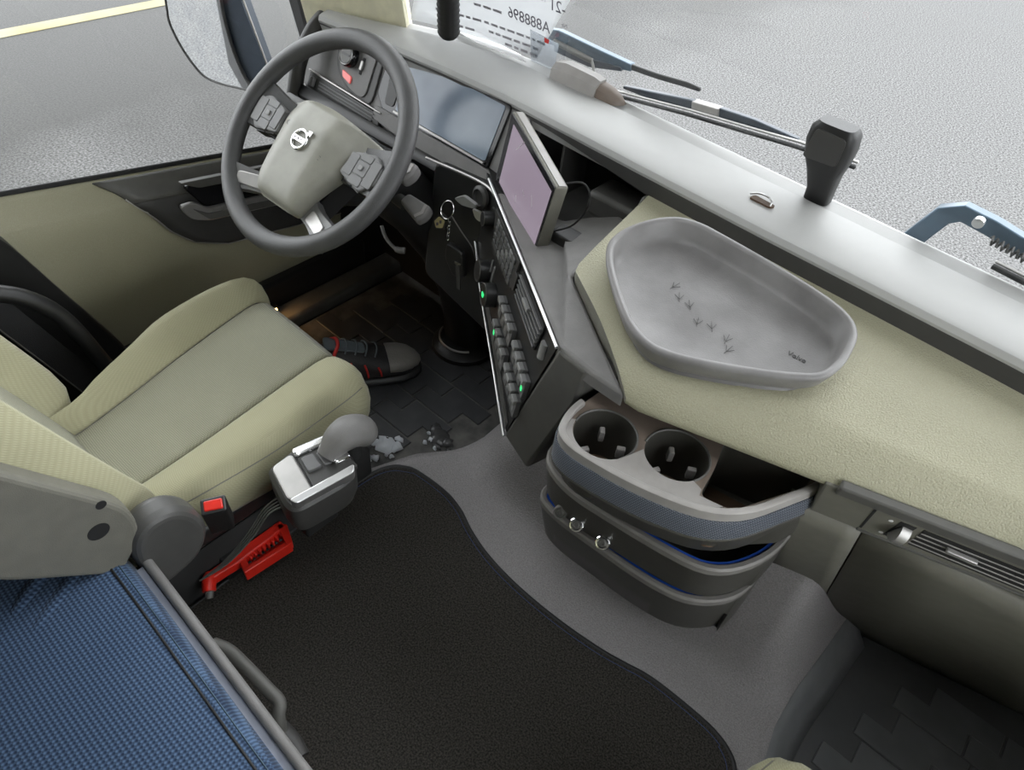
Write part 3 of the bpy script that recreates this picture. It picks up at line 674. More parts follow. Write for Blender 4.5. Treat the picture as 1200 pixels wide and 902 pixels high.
# radio block
rad = sprism('radio', rpoly([(0.018, 0.012), (0.195, 0.006), (0.185, 0.070), (0.050, 0.085)], 0.004), 0.0, 0.005, 'dark_plastic', cp, 0.001)
for r_ in range(4):
    for c_ in range(7):
        u0 = 0.052 + c_ * 0.0185 - r_ * 0.001; v0 = 0.014 + r_ * 0.0145
        sprism('key', rect(u0, v0, u0 + 0.0155, v0 + 0.011), 0.005, 0.008, 'button' if (r_ + c_) % 5 else 'button_top', rad, 0.001)
for (u0, v0, r_, mk) in ((0.004, 0.046, 0.014, None), (0.040, 0.138, 0.022, None), (0.103, 0.146, 0.023, 'green_led')):
    k_ = lathe('knob', sp(u0, v0, 0), sn * SN, [(r_, 0), (r_, 0.016), (r_ * .86, 0.021), (0, 0.021)], 'black_plastic', cp)
    tube('knob_ring', [sp(u0 + r_ * .9 * math.cos(a * .2618), v0 + r_ * .9 * math.sin(a * .2618), 0.020) for a in range(24)], 0.0012, 'mid_plastic', k_, 6, closed=True)
    if mk: sprism('indicator', rpoly([(u0 - 0.006, v0 - 0.004), (u0 + 0.006, v0 - 0.004), (u0 + 0.004, v0 + 0.004), (u0 - 0.004, v0 + 0.004)], 0.001), 0.020, 0.0225, mk, k_)
for p in ([(0.075, 0.10), (0.081, 0.10), (0.081, 0.135), (0.075, 0.135)], [(0.058, 0.098), (0.062, 0.098), (0.062, 0.125), (0.058, 0.125)]):
    sprism('slot', p, 0, 0.003, 'button_top', cp, 0.0006)
sprism('blank_switch', rpoly([(0.165, 0.030), (0.205, 0.028), (0.200, 0.062), (0.162, 0.066)], 0.003), 0.0, 0.006, 'dark_plastic', cp, 0.001)
# vent
cv = sprism('vent', rpoly([(0.212, 0.010), (0.352, 0.012), (0.340, 0.070), (0.208, 0.062)], 0.006), 0.0, 0.004, 'soft_black', cp, 0.001)
for k in range(5):
    sprism('slat', [(0.214, 0.016 + k * .0096), (0.348 - k * .002, 0.018 + k * .0105), (0.348 - k * .002, 0.021 + k * .0105), (0.214, 0.019 + k * .0096)], 0.002, 0.008, 'button', cv, 0.0008)
sprism('slider', rpoly([(0.262, 0.024), (0.292, 0.025), (0.292, 0.033), (0.262, 0.032)], 0.002), 0.006, 0.013, 'button_top', cv, 0.001)
tube('vent_wheel', [sp(0.365, 0.030, 0.0), sp(0.366, 0.058, 0.0)], 0.008, 'button_top', cp, 18)
# four rows of rocker buttons; green lamps lit on two
rows_ = {'A': [(0.173, 0.119), (0.197, 0.120), (0.220, 0.121), (0.243, 0.122)], 'B': [(0.173, 0.172), (0.196, 0.174), (0.218, 0.178), (0.240, 0.182)],
         'C': [(0.282, 0.126), (0.305, 0.130), (0.327, 0.133), (0.349, 0.138)], 'D': [(0.275, 0.184), (0.297, 0.187), (0.319, 0.190), (0.340, 0.194)]}
for rk, lst in rows_.items():
    for k, (u0, v0) in enumerate(lst):
        b_ = sprism('button', rpoly([(u0 - .0100, v0 - 0.020), (u0 + .0100, v0 - 0.019), (u0 + .0100, v0 + 0.020), (u0 - .0100, v0 + 0.019)], 0.002), 0.0, 0.009, 'button', cp, 0.001)
        sprism('button_ridge', rect(u0 - .0095, v0 - 0.0205, u0 + .0095, v0 - 0.011), 0.006, 0.015, 'button_top', b_, 0.0015)
        lit = (rk == 'B' and k == 0) or (rk == 'C' and k == 3)
        sprism('button_mark', rpoly([(u0 - .004, v0 + 0.000), (u0 + .004, v0 + 0.001), (u0 + .003, v0 + 0.010), (u0 - .003, v0 + 0.009)], 0.002), 0.009, 0.0096, 'green_led' if lit else 'button_top', b_)

# ------------------------------------------------------------------ touchscreen tablet on the console
T0, T1, T3 = V(-0.754, 0.913, 0.717), V(-0.564, 0.804, 0.697), V(-0.775, 0.904, 0.568)
tu, tv, tn = basis(T1 - T0, T3 - T0); TN = -1 if tn.y > 0 else 1
TW, TH = (T1 - T0).length, (T3 - T0).length
def tp(u, v, h=0): return T0 + tu * u + tv * v + tn * (TN * h)
def tprism(name, poly, h0, h1, mt, parent, bevel=0):
    o = link(name, rings_bm([[tp(p[0], p[1], h1) for p in poly], [tp(p[0], p[1], h0) for p in poly]]), mt, parent)
    if bevel: bmod(o, bevel)
    return o
ts = thing('touchscreen', tp(TW / 2, TH, -0.01), 'black touchscreen display tilted towards the driver on the grey console', 'screen')
tprism('casing', rpoly(rect(0, 0, TW, TH), 0.004), -0.022, 0.0, 'olive_plastic', ts, 0.002)
tprism('bezel', rpoly(rect(0.001, 0.001, TW - .001, TH - .001), 0.004), 0.0, 0.0015, 'bezel', ts, 0.0005)
tprism('top_edge', rect(0.002, -0.0012, TW - 0.002, 0.001), -0.018, -0.006, 'rim_plastic', ts)
tprism('screen', rect(0.020, 0.012, TW - 0.006, TH - 0.022), 0.0015, 0.002, 'touch_screen', ts)
for (u0, v0, l_, a_) in ((0.055, 0.040, 0.040, -0.9), (0.12, 0.075, 0.012, 0.4), (0.10, 0.10, 0.012, 1.2), (0.155, 0.06, 0.02, 0.9)):
    d_ = V(math.cos(a_), math.sin(a_), 0) * l_; n_ = V(-d_.y, d_.x, 0).normalized() * 0.0006
    tprism('screen_line', [(u0, v0), (u0 + d_.x, v0 + d_.y), (u0 + d_.x + n_.x, v0 + d_.y + n_.y), (u0 + n_.x, v0 + n_.y)], 0.0019, 0.0024, 'print_white', ts)
for k in range(3): cyl('status_led', tp(0.075 + k * 0.014, TH - 0.010, 0.0014), tn * TN, 0.0026, 0.0008, 'white_led', ts, 10)
prism('foot', rpoly(rect(-0.580, 0.828, -0.530, 0.866), 0.01), (0, 0, 0.600), (1, 0, 0), (0, 1, 0), 0.02, 'black_plastic', ts, 0.003)
tprism('bracket', rect(TW * .45, TH * .55, TW * .8, TH + 0.002), -0.05, -0.022, 'black_plastic', ts, 0.004)
tag(tube('charging_cable', catmull([(-0.575, 0.83, 0.60), (-0.548, 0.848, 0.62), (-0.535, 0.862, 0.66), (-0.55, 0.858, 0.69), (-0.585, 0.836, 0.68)], 6), 0.0016, 'soft_black'), 'thin black cable looping up behind the touchscreen', 'cable')

# ------------------------------------------------------------------ steering wheel
WC = V(-1.013, 0.681, 0.632); WA = 0.802
wu, wv, wn = V(1, 0, 0), V(0, math.sin(WA), math.cos(WA)), V(0, -math.cos(WA), math.sin(WA))
def wp(u, v, h=0): return WC + wu * u + wv * v + wn * h
sw = thing('steering_wheel', WC, 'dark leather steering wheel with beige hub cover and round silver emblem', 'steering wheel')
Rm = 0.196
tube('rim', [wp(Rm * math.cos(2 * math.pi * k / 72), Rm * math.sin(2 * math.pi * k / 72)) for k in range(72)], 0.0185, 'wheel_leather', sw, 18, closed=True, flat=0.86)
# hub cover: domed, wings bend away from the driver
half = [(0.0, 0.066), (0.045, 0.062), (0.098, 0.056), (0.145, 0.044), (0.143, 0.030), (0.104, 0.004), (0.086, -0.028), (0.058, -0.110), (0.050, -0.124), (0.02, -0.128), (0.0, -0.128)]
outl = half + [(-x, y) for x, y in reversed(half[1:-1])]
outl = rpoly(outl, 0.006, 2)
def hub_h(u, v): return 0.022 - 0.055 * sm((abs(u) - 0.035) / 0.11) - 0.015 * sm((v - 0.01) / 0.06) - 0.012 * sm((-0.09 - v) / 0.05)
HW = [(-0.132, 0.040), (-0.128, 0.049), (-0.118, 0.055), (-0.08, 0.067), (-0.028, 0.085), (-0.005, 0.096), (0.010, 0.110), (0.022, 0.134), (0.030, 0.144), (0.040, 0.146), (0.047, 0.138), (0.052, 0.115), (0.057, 0.085), (0.062, 0.045), (0.0645, 0.010)]
HW = [(p.x, p.y) for p in catmull(HW, 3)]
rg = []
for v, h_ in HW:
    ts_ = [i / 24 * 2 - 1 for i in range(25)]
    ed = lambda t: -0.010 * sm((abs(t) - 0.93) / 0.07) - 0.012 * sm((v - 0.052) / 0.014) - 0.012 * sm((-0.120 - v) / 0.012)
    rg.append([wp(t * h_, v, hub_h(t * h_, v) + 0.005 + ed(t)) for t in ts_] + [wp(t * h_ * .98, v, hub_h(t * h_, v) - 0.030) for t in reversed(ts_)])
loft('hub_cover', rg, 'hub_cover', sw, smooth=60)
# hub core behind the cover
rg = [[wp(u * .93, v * .93, h) for u, v in outl] for h in (-0.075, -0.028)]
loft('hub_core', rg, 'black_plastic', sw)
# spokes: two upper with key pads, two lower with silver inserts
for s in (1, -1):
    rg = []
    for t in range(7):
        k = t / 6; u = lerp(0.07, 0.192, k); wd = lerp(0.034, 0.047, k ** 1.5); vc = lerp(0.0, 0.012, k); h = lerp(-0.034, -0.006, k); th = 0.012
        rg.append([wp(s * u, vc + q[0] * wd, h + q[1] * th) for q in ((-1, -1), (1, -1), (1.05, 0), (1, 1), (-1, 1), (-1.05, 0))])
    loft('spoke', rg, 'wheel_leather', sw, smooth=50)
    pad = loft('key_pad', [[wp(s * u, v, h) for u, v in rpoly([(0.088, -0.022), (0.150, -0.036), (0.176, -0.012), (0.174, 0.020), (0.150, 0.034), (0.098, 0.022)], 0.008, 3)] for h in (-0.03, 0.004)], 'wheel_grey', sw)
    bmod(pad, 0.003)
    for (u0, v0, u1, v1) in ((0.096, -0.020, 0.1165, 0.020), (0.1175, -0.030, 0.1465, -0.0125), (0.1175, -0.0115, 0.1465, 0.0135), (0.1175, 0.0145, 0.1465, 0.028), (0.1475, -0.024, 0.170, 0.024)):
        bmod(loft('key', [[wp(s * u, v, h) for u, v in rpoly(rect(u0, v0, u1, v1), 0.003, 2)] for h in (0.0, 0.0055)], 'wheel_grey', pad), 0.001)
    bmod(loft('key_dot', [[wp(s * u, v, h) for u, v in rpoly(rect(0.127, -0.003, 0.136, 0.006), 0.002, 2)] for h in (0.005, 0.0085)], 'button_top', pad), 0.0008)
    # side keys on the lower edge of the pad
    for (u0, u1) in ((0.102, 0.123), (0.126, 0.147)):
        bmod(loft('side_key', [[wp(s * u, lerp(-0.020, -0.034, (u - 0.088) / 0.062) - dv_, h) for u, dv_ in ((u0, 0), (u1, 0), (u1, 0.005), (u0, 0.005))] for h in (-0.028, -0.002)], 'dark_plastic', pad), 0.001)
    rg = []
    for t in range(7):
        k = t / 6; c0 = V(0.040, -0.105, 0); c1 = V(0.146, -0.134, 0); c = c0.lerp(c1, k); dr = V(0.27, 0.96, 0)
        wd = lerp(0.018, 0.026, abs(k - .4) * 1.6); h = lerp(-0.030, -0.003, k)
        rg.append([wp(s * (c.x + dr.x * q[0] * wd), c.y + dr.y * q[0] * wd, h + q[1] * 0.010) for q in ((-1, -1), (1, -1), (1.05, 0), (1, 1), (-1, 1), (-1.05, 0))])
    sk = loft('lower_spoke', rg, 'wheel_grey', sw, smooth=50)
    bmod(loft('spoke_insert', [[wp(s * u, v, lerp(-0.024, -0.008, (u - 0.06) / 0.07) + h) for u, v in rpoly([(0.064, -0.127), (0.120, -0.140), (0.128, -0.118), (0.074, -0.102)], 0.008, 3)] for h in (0.006, 0.0135)], 'satin_silver', sk), 0.002)
# emblem: ring, arrow, cross bar with the name
em = empty('emblem', (0, 0, 0)); em.parent = sw; em.location = V(0, 0, 0)
bpy.data.objects.remove(em)
eh = 0.030
ring = tube('emblem', [wp(0.017 * math.cos(k * .2618), -0.012 + 0.017 * math.sin(k * .2618), eh) for k in range(24)], 0.0030, 'chrome', sw, 8, closed=True, flat=0.8); ring['label'] = 'round silver iron-mark emblem'
def eprism(name, poly, h0, h1, mt): return link(name, rings_bm([[wp(p[0], p[1] - 0.012, h1) for p in poly], [wp(p[0], p[1] - 0.012, h0) for p in poly]]), mt, ring)
eprism('cross_bar', rect(-0.018, -0.0042, 0.018, 0.0042), eh - 0.003, eh + 0.002, 'chrome')
text('lettering', 'VOLVO', wp(0, -0.012, eh + 0.0022), wu, wv, 0.0085, 'print_dark', ring)
eprism('arrow', [(0.0105, 0.0135), (0.0135, 0.0105), (0.0175, 0.0145), (0.0205, 0.0115), (0.0215, 0.0215), (0.0115, 0.0205), (0.0145, 0.0175)], eh - 0.002, eh + 0.002, 'chrome')
for (u0, v0) in ((-0.052, 0.004), (0.054, -0.022)):
    tube('horn_mark', [wp(u0 + 0.004 * math.cos(a), v0 + 0.004 * math.sin(a), hub_h(u0, v0) + 0.0052) for a in (0.5, 1.2, 2, 3, 4, 5)], 0.0005, 'mid_plastic', sw, 5)

# ------------------------------------------------------------------ steering column
sc_ = thing('steering_column', (-0.99, 1.06, -0.08), 'black steering column with stalks rising from the driver floor behind the wheel', 'steering column')
cpth = [V(-0.99, 1.075, -0.085), V(-0.99, 1.065, 0.02), V(-0.992, 1.04, 0.15), V(-0.995, 0.99, 0.28), V(-1.0, 0.92, 0.40), V(-1.008, 0.84, 0.495), V(-1.012, 0.775, 0.555)]
prof = [(0.062, 0.052), (0.060, 0.052), (0.062, 0.055), (0.072, 0.060), (0.085, 0.068), (0.088, 0.07), (0.072, 0.06)]
rg = []
for p, (a, b) in zip(cpth, prof):
    rg.append([p + V(math.cos(2 * math.pi * k / 20) * a, math.sin(2 * math.pi * k / 20) * b * .75, math.sin(2 * math.pi * k / 20) * b * .55) for k in range(20)])
loft('shroud', rg, 'black_plastic', sc_, smooth=50)
lathe('floor_boot', (-0.985, 1.07, -0.086), (0, 0, 1), [(0.090, 0), (0.088, 0.016), (0.070, 0.030), (0.058, 0.032)], 'black_plastic', sc_)
tube('boot_ring', [(-0.985 + 0.068 * math.cos(a * .12 + 3.4), 1.07 + 0.068 * math.sin(a * .12 + 3.4), -0.050) for a in range(20)], 0.003, 'satin_silver', sc_, 6)
lathe('upper_housing', wp(0, 0, -0.15), wn, [(0.060, 0), (0.072, 0.03), (0.066, 0.07), (0.050, 0.09)], 'black_plastic', sc_)
def stalk(pts, w0, th, mt='grey_plastic'):
    P = catmull(pts, 4); r = [lerp(0.008, w0, sm(i / (len(P) - 1) * 1.6)) for i in range(len(P))]
    o = tube('stalk', P, r, mt, sc_, 12, flat=th, up=(0, -0.5, 0.9)); return o
def stalk_end(c, d, n, l, wd, th, mt, tip):
    d = V(d).normalized(); n = V(n); n = (n - d * n.dot(d)).normalized(); s = d.cross(n); c = V(c)
    o = link('stalk_head', rings_bm([[c + d * x + s * y * k + n * th for x, y in pl] for k, pl in ((1, []),)] if False else [[c + d * x + s * y + n * z for x, y in rpoly([(-l, -wd * .6), (l * .8, -wd), (l, 0), (l * .8, wd), (-l, wd * .6)], 0.008, 3)] for z in (-th, th)]), mt, sc_)
    bmod(o, 0.006, 3)
    link('stalk_tip', rings_bm([[c + d * x + s * y + n * z for x, y in [(l * .45, -wd * .7), (l * .6, -wd * .8), (l * .82, 0), (l * .6, wd * .8), (l * .45, wd * .7), (l * .62, 0)]] for z in (th * .9, th * 1.12)]), tip, o, None)
    return o
stalk([(-0.985, 0.79, 0.555), (-0.94, 0.785, 0.57), (-0.90, 0.775, 0.585)], 0.014, 0.7, 'dark_plastic')
stalk_end((-0.878, 0.770, 0.600), (1, -0.12, 0.10), (0.1, -0.45, 0.9), 0.034, 0.021, 0.012, 'grey_plastic', 'rim_plastic')
stalk([(-0.99, 0.80, 0.50), (-0.94, 0.80, 0.508), (-0.905, 0.797, 0.508)], 0.013, 0.7, 'dark_plastic')
stalk_end((-0.872, 0.795, 0.515), (1, -0.1, -0.10), (0.1, -0.5, 0.85), 0.034, 0.020, 0.012, 'grey_plastic', 'rim_plastic')
lk = prism('left_stalk', rpoly([(-1.30, 0.555), (-1.29, 0.590), (-1.10, 0.592), (-1.04, 0.580), (-1.04, 0.555), (-1.12, 0.553)], 0.008), (0, 0.80, 0), (1, 0, 0), (0, 0, 1), 0.02, 'dark_plastic', sc_, 0.004)
for x_ in (-1.25, -1.225):
    prism('stalk_symbol', rpoly([(x_ - .006, 0.570), (x_ + .006, 0.570), (x_ + .004, 0.578), (x_ - .004, 0.578)], 0.002), (0, 0.8, 0), (1, 0, 0), (0, 0, 1), 0.0006, 'print_grey', lk, front=0.0006)
tube('adjust_lever', catmull([(-0.985, 0.80, 0.42), (-0.965, 0.795, 0.40), (-0.94, 0.80, 0.385), (-0.925, 0.81, 0.385)], 5), [0.004] * 10 + [0.007] * 6, 'grey_plastic', sc_, 8)

# ignition keys
ky = thing('ignition_keys', (-0.82, 0.84, 0.42), 'bunch of keys with yellow tag hanging from the ignition lock', 'keys')
prism('key_head', rpoly([(-0.83, 0.536), (-0.805, 0.553), (-0.772, 0.548), (-0.775, 0.538), (-0.81, 0.530)], 0.006), (0, 0.852, 0), (1, 0, 0), (0, 0, 1), 0.008, 'button_top', ky, 0.002)
prism('key_head', rpoly([(-0.79, 0.53), (-0.765, 0.532), (-0.765, 0.51), (-0.78, 0.512)], 0.006), (0, 0.86, 0), (1, 0, 0), (0, 0, 1), 0.006, 'silver', ky, 0.002)
tube('key_ring', [(-0.836 + 0.0155 * math.cos(a * .2618), 0.842 + 0.008 * math.sin(a * .2618), 0.512 + 0.0155 * math.sin(a * .2618)) for a in range(24)], 0.0014, 'chrome', ky, 6, closed=True)
fob = prism('tag', rpoly([(-0.868, 0.452), (-0.842, 0.464), (-0.836, 0.492), (-0.855, 0.497), (-0.874, 0.470)], 0.004), (0, 0.842, 0), (1, 0, 0), (0, 0, 1), 0.005, 'black_plastic', ky, 0.001)
prism('tag_plate', rpoly([(-0.866, 0.457), (-0.848, 0.465), (-0.842, 0.484), (-0.858, 0.487), (-0.871, 0.470)], 0.003), (0, 0.842, 0), (1, 0, 0), (0, 0, 1), 0.001, 'tag_yellow', fob, front=0.001)
for (x_, z_) in ((-0.862, 0.468), (-0.853, 0.477)): prism('tag_print', rpoly([(x_ - .003, z_ - .005), (x_ + .003, z_ - .002), (x_ + .003, z_ + .005), (x_ - .003, z_ + .002)], 0.001), (0, 0.842, 0), (1, 0, 0), (0, 0, 1), 0.0005, 'print_dark', fob, front=0.0016)
for k in range(6):
    z_ = 0.492 - k * 0.0085; x_ = -0.829 - 0.0008 * k
    tube('chain_link', [(x_ + (0.0024 if k % 2 else 0.001) * math.cos(a), 0.842 + (0.001 if k % 2 else 0.0024) * math.cos(a), z_ + 0.0055 * math.sin(a)) for a in [i * .785 for i in range(8)]], 0.0008, 'chrome', ky, 5, closed=True)
prism('key_fob', rpoly([(-0.845, 0.43), (-0.80, 0.425), (-0.79, 0.37), (-0.825, 0.355), (-0.85, 0.39)], 0.012), (0, 0.85, 0), (1, 0, 0), (0, 0, 1), 0.012, 'black_plastic', ky, 0.003)
tube('lanyard', catmull([(-0.825, 0.842, 0.505), (-0.80, 0.842, 0.485), (-0.775, 0.85, 0.455), (-0.77, 0.86, 0.42)], 5), 0.0012, 'grey_plastic', ky, 6)
prism('spare_key', rpoly([(-0.806, 0.40), (-0.794, 0.402), (-0.790, 0.345), (-0.800, 0.345)], 0.002), (0, 0.838, 0), (1, 0, 0), (0, 0, 1), 0.002, 'dark_plastic', ky)
prism('spare_key_head', rpoly([(-0.81, 0.402), (-0.791, 0.405), (-0.791, 0.411), (-0.81, 0.408)], 0.002), (0, 0.838, 0), (1, 0, 0), (0, 0, 1), 0.003, 'chrome', ky)

# sill lamp that lights the floor edge
sl = thing('sill_lamp', (-1.405, 0.74, -0.055), 'small amber courtesy lamp at the foot of the driver door', 'lamp')
box('housing', (-1.43, 0.715, -0.056), (-1.405, 0.765, -0.03), 'black_plastic', sl, 0.003)
box('lens', (-1.406, 0.722, -0.05), (-1.402, 0.758, -0.036), 'lamp_amber', sl)
ld = bpy.data.lights.new('sill_light', 'SPOT'); ld.energy = 0.05; ld.color = (1.0, 0.55, 0.22); ld.spot_size = math.radians(95); ld.spot_blend = 0.8; ld.shadow_soft_size = 0.02
lo = bpy.data.objects.new('sill_light', ld); COL.objects.link(lo); lo.parent = sl; lo.location = V(-1.395, 0.745, -0.005) - sl.location
lo.rotation_euler = V(0.45, 0.75, -0.45).to_track_quat('-Z', 'Y').to_euler()

# ------------------------------------------------------------------ rubber tray on the pad
tr_o = [(-0.42, 0.747), (-0.435, 0.776), (-0.434, 0.814), (-0.417, 0.855), (-0.391, 0.884), (-0.36, 0.895), (-0.32, 0.895), (-0.226, 0.888), (-0.145, 0.877), (-0.104, 0.863), (-0.084, 0.842), (-0.076, 0.815), (-0.073, 0.777), (-0.083, 0.743), (-0.112, 0.718), (-0.152, 0.693), (-0.203, 0.666), (-0.241, 0.650), (-0.276, 0.645), (-0.314, 0.657), (-0.354, 0.685), (-0.394, 0.719)]
tr_o = [(p.x, p.y) for p in catmull(tr_o, 4, closed=True)]
def pz_(y): return interp(y, [(0.60, 0.590), (0.66, 0.612), (0.70, 0.622), (0.80, 0.640), (0.91, 0.660)])
# the tray stands on the pad, tipped a little with its slope
def trz(p, t):
    base = 0.619 + 0.15 * (p[1] - 0.66)      # underside plane
    return base + t
def lev_(o, t): return [V(p[0], p[1], trz(p, t)) for p in o]
tc_ = thing('dash_tray', (-0.25, 0.755, 0.63), 'shallow grey rubber tray with rounded sides lying on the beige dash pad', 'tray')
i1, i2, i3 = offset2(tr_o, 0.003), offset2(tr_o, 0.008), offset2(tr_o, 0.011)
c_out = offset2(tr_o, 0.020)
fl_i = [(lerp(p[0], -0.25, .14), lerp(p[1], 0.775, .14)) for p in tr_o]; fl_m = [(lerp(p[0], -0.25, .075), lerp(p[1], 0.775, .075)) for p in tr_o]
fl_c = [(lerp(p[0], -0.25, .6), lerp(p[1], 0.775, .6)) for p in tr_o]
loft('tray_body', [lev_(fl_i, 0.0), lev_(c_out, 0.003), lev_(offset2(tr_o, 0.008), 0.018), lev_(offset2(tr_o, 0.001), 0.036), lev_(tr_o, 0.042), lev_(i1, 0.045), lev_(i2, 0.0445), lev_(i3, 0.041), lev_(fl_m, 0.018), lev_(fl_i, 0.0115), lev_(fl_c, 0.0105)], 'tray_rubber', tc_, smooth=60)
def on_tray(x, y): return V(x, y, trz((x, y), 0.0118))
for (x, y, a_) in ((-0.325, 0.789, 0.2), (-0.304, 0.775, -0.6), (-0.284, 0.772, -0.7), (-0.259, 0.751, -0.4), (-0.239, 0.757, -0.6), (-0.213, 0.750, -0.2), (-0.203, 0.735, 0.1)):
    bm = bmesh.new()
    for d_, l_ in ((0, .014), (0.6, .011), (-0.6, .011), (3.14, .005)):
        tube_bm([on_tray(x, y), on_tray(x + math.sin(a_ + d_) * l_, y + math.cos(a_ + d_) * l_)], 0.00035, 5, bm=bm)
    link('bird_track', bm, 'engraving', tc_)
text('lettering', 'Volvo', on_tray(-0.128, 0.787) + V(0, 0, 0.0002), (0.9, 0.05, 0.01), (-0.05, 0.9, 0.18), 0.011, 'engraving', tc_)

# ------------------------------------------------------------------ drawer tower with cup holders
dt = thing('drawer_tower', (-0.18, 0.72, 0.1), 'dark plastic housing behind the drawers in the middle of the dashboard', 'housing')
box('housing_back', (-0.365, 0.76, 0.10), (-0.03, 0.80, 0.545), 'drawer_plastic', dt)
prism('housing_side', rpoly([(0.655, 0.50), (0.80, 0.50), (0.80, 0.16), (0.66, 0.22), (0.64, 0.35)], 0.01), (-0.372, 0, 0), (0, 1, 0), (0, 0, 1), 0.012, 'drawer_plastic', dt, 0.003)
def drawer(name, label, outline, z0, z1, taper, rimw=0.010, floor_=0.006, mt='drawer_plastic', rim='rim_dark', liner=True):
    o = thing(name, (sum(p[0] for p in outline) / len(outline), sum(p[1] for p in outline) / len(outline), z0), label, 'drawer')
    bot = [(p[0] * 1, p[1] + (taper if p[1] < 0.70 else taper * .3)) for p in outline]; mid = [(p[0], p[1] + (taper * .45 if p[1] < 0.70 else taper * .15)) for p in outline]
    b_in = offset2(bot, 0.012); t1 = offset2(outline, 0.0018); t2 = offset2(outline, rimw); t3 = offset2(mid, rimw + 0.002)
    lv = lambda pts, z: [V(p[0], p[1], z) for p in pts]
    loft('drawer_body', [lv(b_in, z0), lv(bot, z0 + 0.008), lv(mid, lerp(z0, z1, .5)), lv(outline, z1 - 0.016), lv(t1, z1 - 0.014), lv(t2, z1 - 0.014), lv(t3, lerp(z0, z1, .5)), lv(offset2(bot, 0.016), z0 + floor_ + 0.008)], mt, o, smooth=40)
    rm = loft('drawer_rim', [lv(t2, z1 - 0.0145), lv(offset2(outline, -0.001), z1 - 0.0145), lv(offset2(outline, -0.001), z1 - 0.004), lv(t1, z1), lv(offset2(outline, rimw - 0.002), z1), lv(t2, z1 - 0.002)], rim, o, loop=True, smooth=30)
    if liner:
        l1 = offset2(outline, rimw + 0.0005); l2 = offset2(outline, rimw + 0.005)
        loft('liner', [lv(l1, z1 - 0.018), lv(l1, z1 - 0.004), lv(l2, z1 - 0.004), lv(l2, z1 - 0.018)], 'blue_liner', o, loop=True)
    return o
def dense(pts, r, n=5): return rpoly(pts, r, n)
lo_o = dense([(-0.372, 0.79), (-0.385, 0.625, .03), (-0.335, 0.610, .04), (-0.150, 0.620, .05), (-0.075, 0.638, .06), (-0.020, 0.700, .05), (-0.016, 0.79)], 0.004)
mi_o = dense([(-0.368, 0.79), (-0.385, 0.615, .04), (-0.315, 0.585, .05), (-0.150, 0.603, .06), (-0.062, 0.622, .07), (-0.016, 0.705, .05), (-0.012, 0.79)], 0.004)
lw = drawer('storage_drawer', 'lowest dark drawer with blue liner at the foot of the drawer tower', lo_o, 0.085, 0.250, 0.040)
md = drawer('storage_drawer', 'middle dark drawer with blue liner under the cup holder drawer', mi_o, 0.262, 0.372, 0.018)
# sockets on the front of the middle drawer
for (x_, y_, z_) in ((-0.318, 0.606, 0.285), (-0.283, 0.603, 0.290), (-0.232, 0.606, 0.291)):
    so = lathe('power_socket', (x_, y_ - 0.001, z_ - 0.004), (0.25, -0.8, 0.55), [(0.0125, 0), (0.0125, 0.008), (0.011, 0.0095), (0.0085, 0.009), (0.008, 0.004), (0, 0.004)], 'chrome' if x_ > -0.30 else 'mid_plastic', md)
    lathe('socket_cap', V(x_, y_ - 0.001, z_ - 0.004) + V(0.25, -0.8, 0.55).normalized() * 0.004, (0.25, -0.8, 0.55), [(0.0072, 0), (0.0072, 0.003), (0.004, 0.0045), (0.0035, 0.003), (0, 0.003)], 'mid_plastic', so)
# cup holder drawer
ch = thing('cup_holder_drawer', (-0.18, 0.66, 0.42), 'pulled-out top drawer with two round cup holders and a deep bin', 'cup holder')
cu_o = dense([(-0.328, 0.745, .01), (-0.340, 0.590, .03), (-0.318, 0.535, .05), (-0.190, 0.549, .06), (-0.075, 0.592, .06), (-0.012, 0.735, .03), (-0.012, 0.76, .004)], 0.004, 6)
lv = lambda pts, z: [V(p[0], p[1], z) for p in pts]
low_o = [(p[0], p[1] + (0.030 if p[1] < 0.70 else 0)) for p in cu_o]
H1, H2 = (-0.276, 0.598), (-0.184, 0.640)
bin_o = rpoly([(-0.126, 0.603), (-0.083, 0.614), (-0.030, 0.722), (-0.030, 0.742), (-0.150, 0.712), (-0.135, 0.66)], 0.012, 4)
def circ(c, r, n=40): return [(c[0] + r * math.cos(2 * math.pi * k / n), c[1] + r * math.sin(2 * math.pi * k / n)) for k in range(n)]
hb = loft('holder_body', [lv(offset2(low_o, 0.010), 0.395), lv(low_o, 0.404), lv([(p[0], p[1] + (0.012 if p[1] < 0.7 else 0)) for p in cu_o], 0.455), lv(offset2(cu_o, 0.002), 0.462), lv(offset2(cu_o, 0.002), 0.516)], 'drawer_plastic', ch, smooth=40, cap1=False)
def holed(name, outer, holes_, z0, z1, mt, parent):
    """plate with openings: outer loop and hole loops filled, with walls"""
    bm = bmesh.new(); tops = []
    for lp_ in [outer] + holes_:
        vs = [bm.verts.new((*p, z1)) for p in lp_]; tops.append(vs)
    ed = []
    for vs in tops:
        for i in range(len(vs)): ed.append(bm.edges.new((vs[i], vs[(i + 1) % len(vs)])))
    bmesh.ops.triangle_fill(bm, use_beauty=True, use_dissolve=False, edges=ed)
    for vs in tops:
        lo_ = [bm.verts.new((v.co.x, v.co.y, z0)) for v in vs]
        for i in range(len(vs)): j = (i + 1) % len(vs); bm.faces.new((vs[i], vs[j], lo_[j], lo_[i]))
    return link(name, bm, mt, parent, 30)
deck = holed('deck', offset2(cu_o, 0.004), [circ(H1, 0.045), circ(H2, 0.045), bin_o], 0.500, 0.5215, 'drawer_deck', ch)
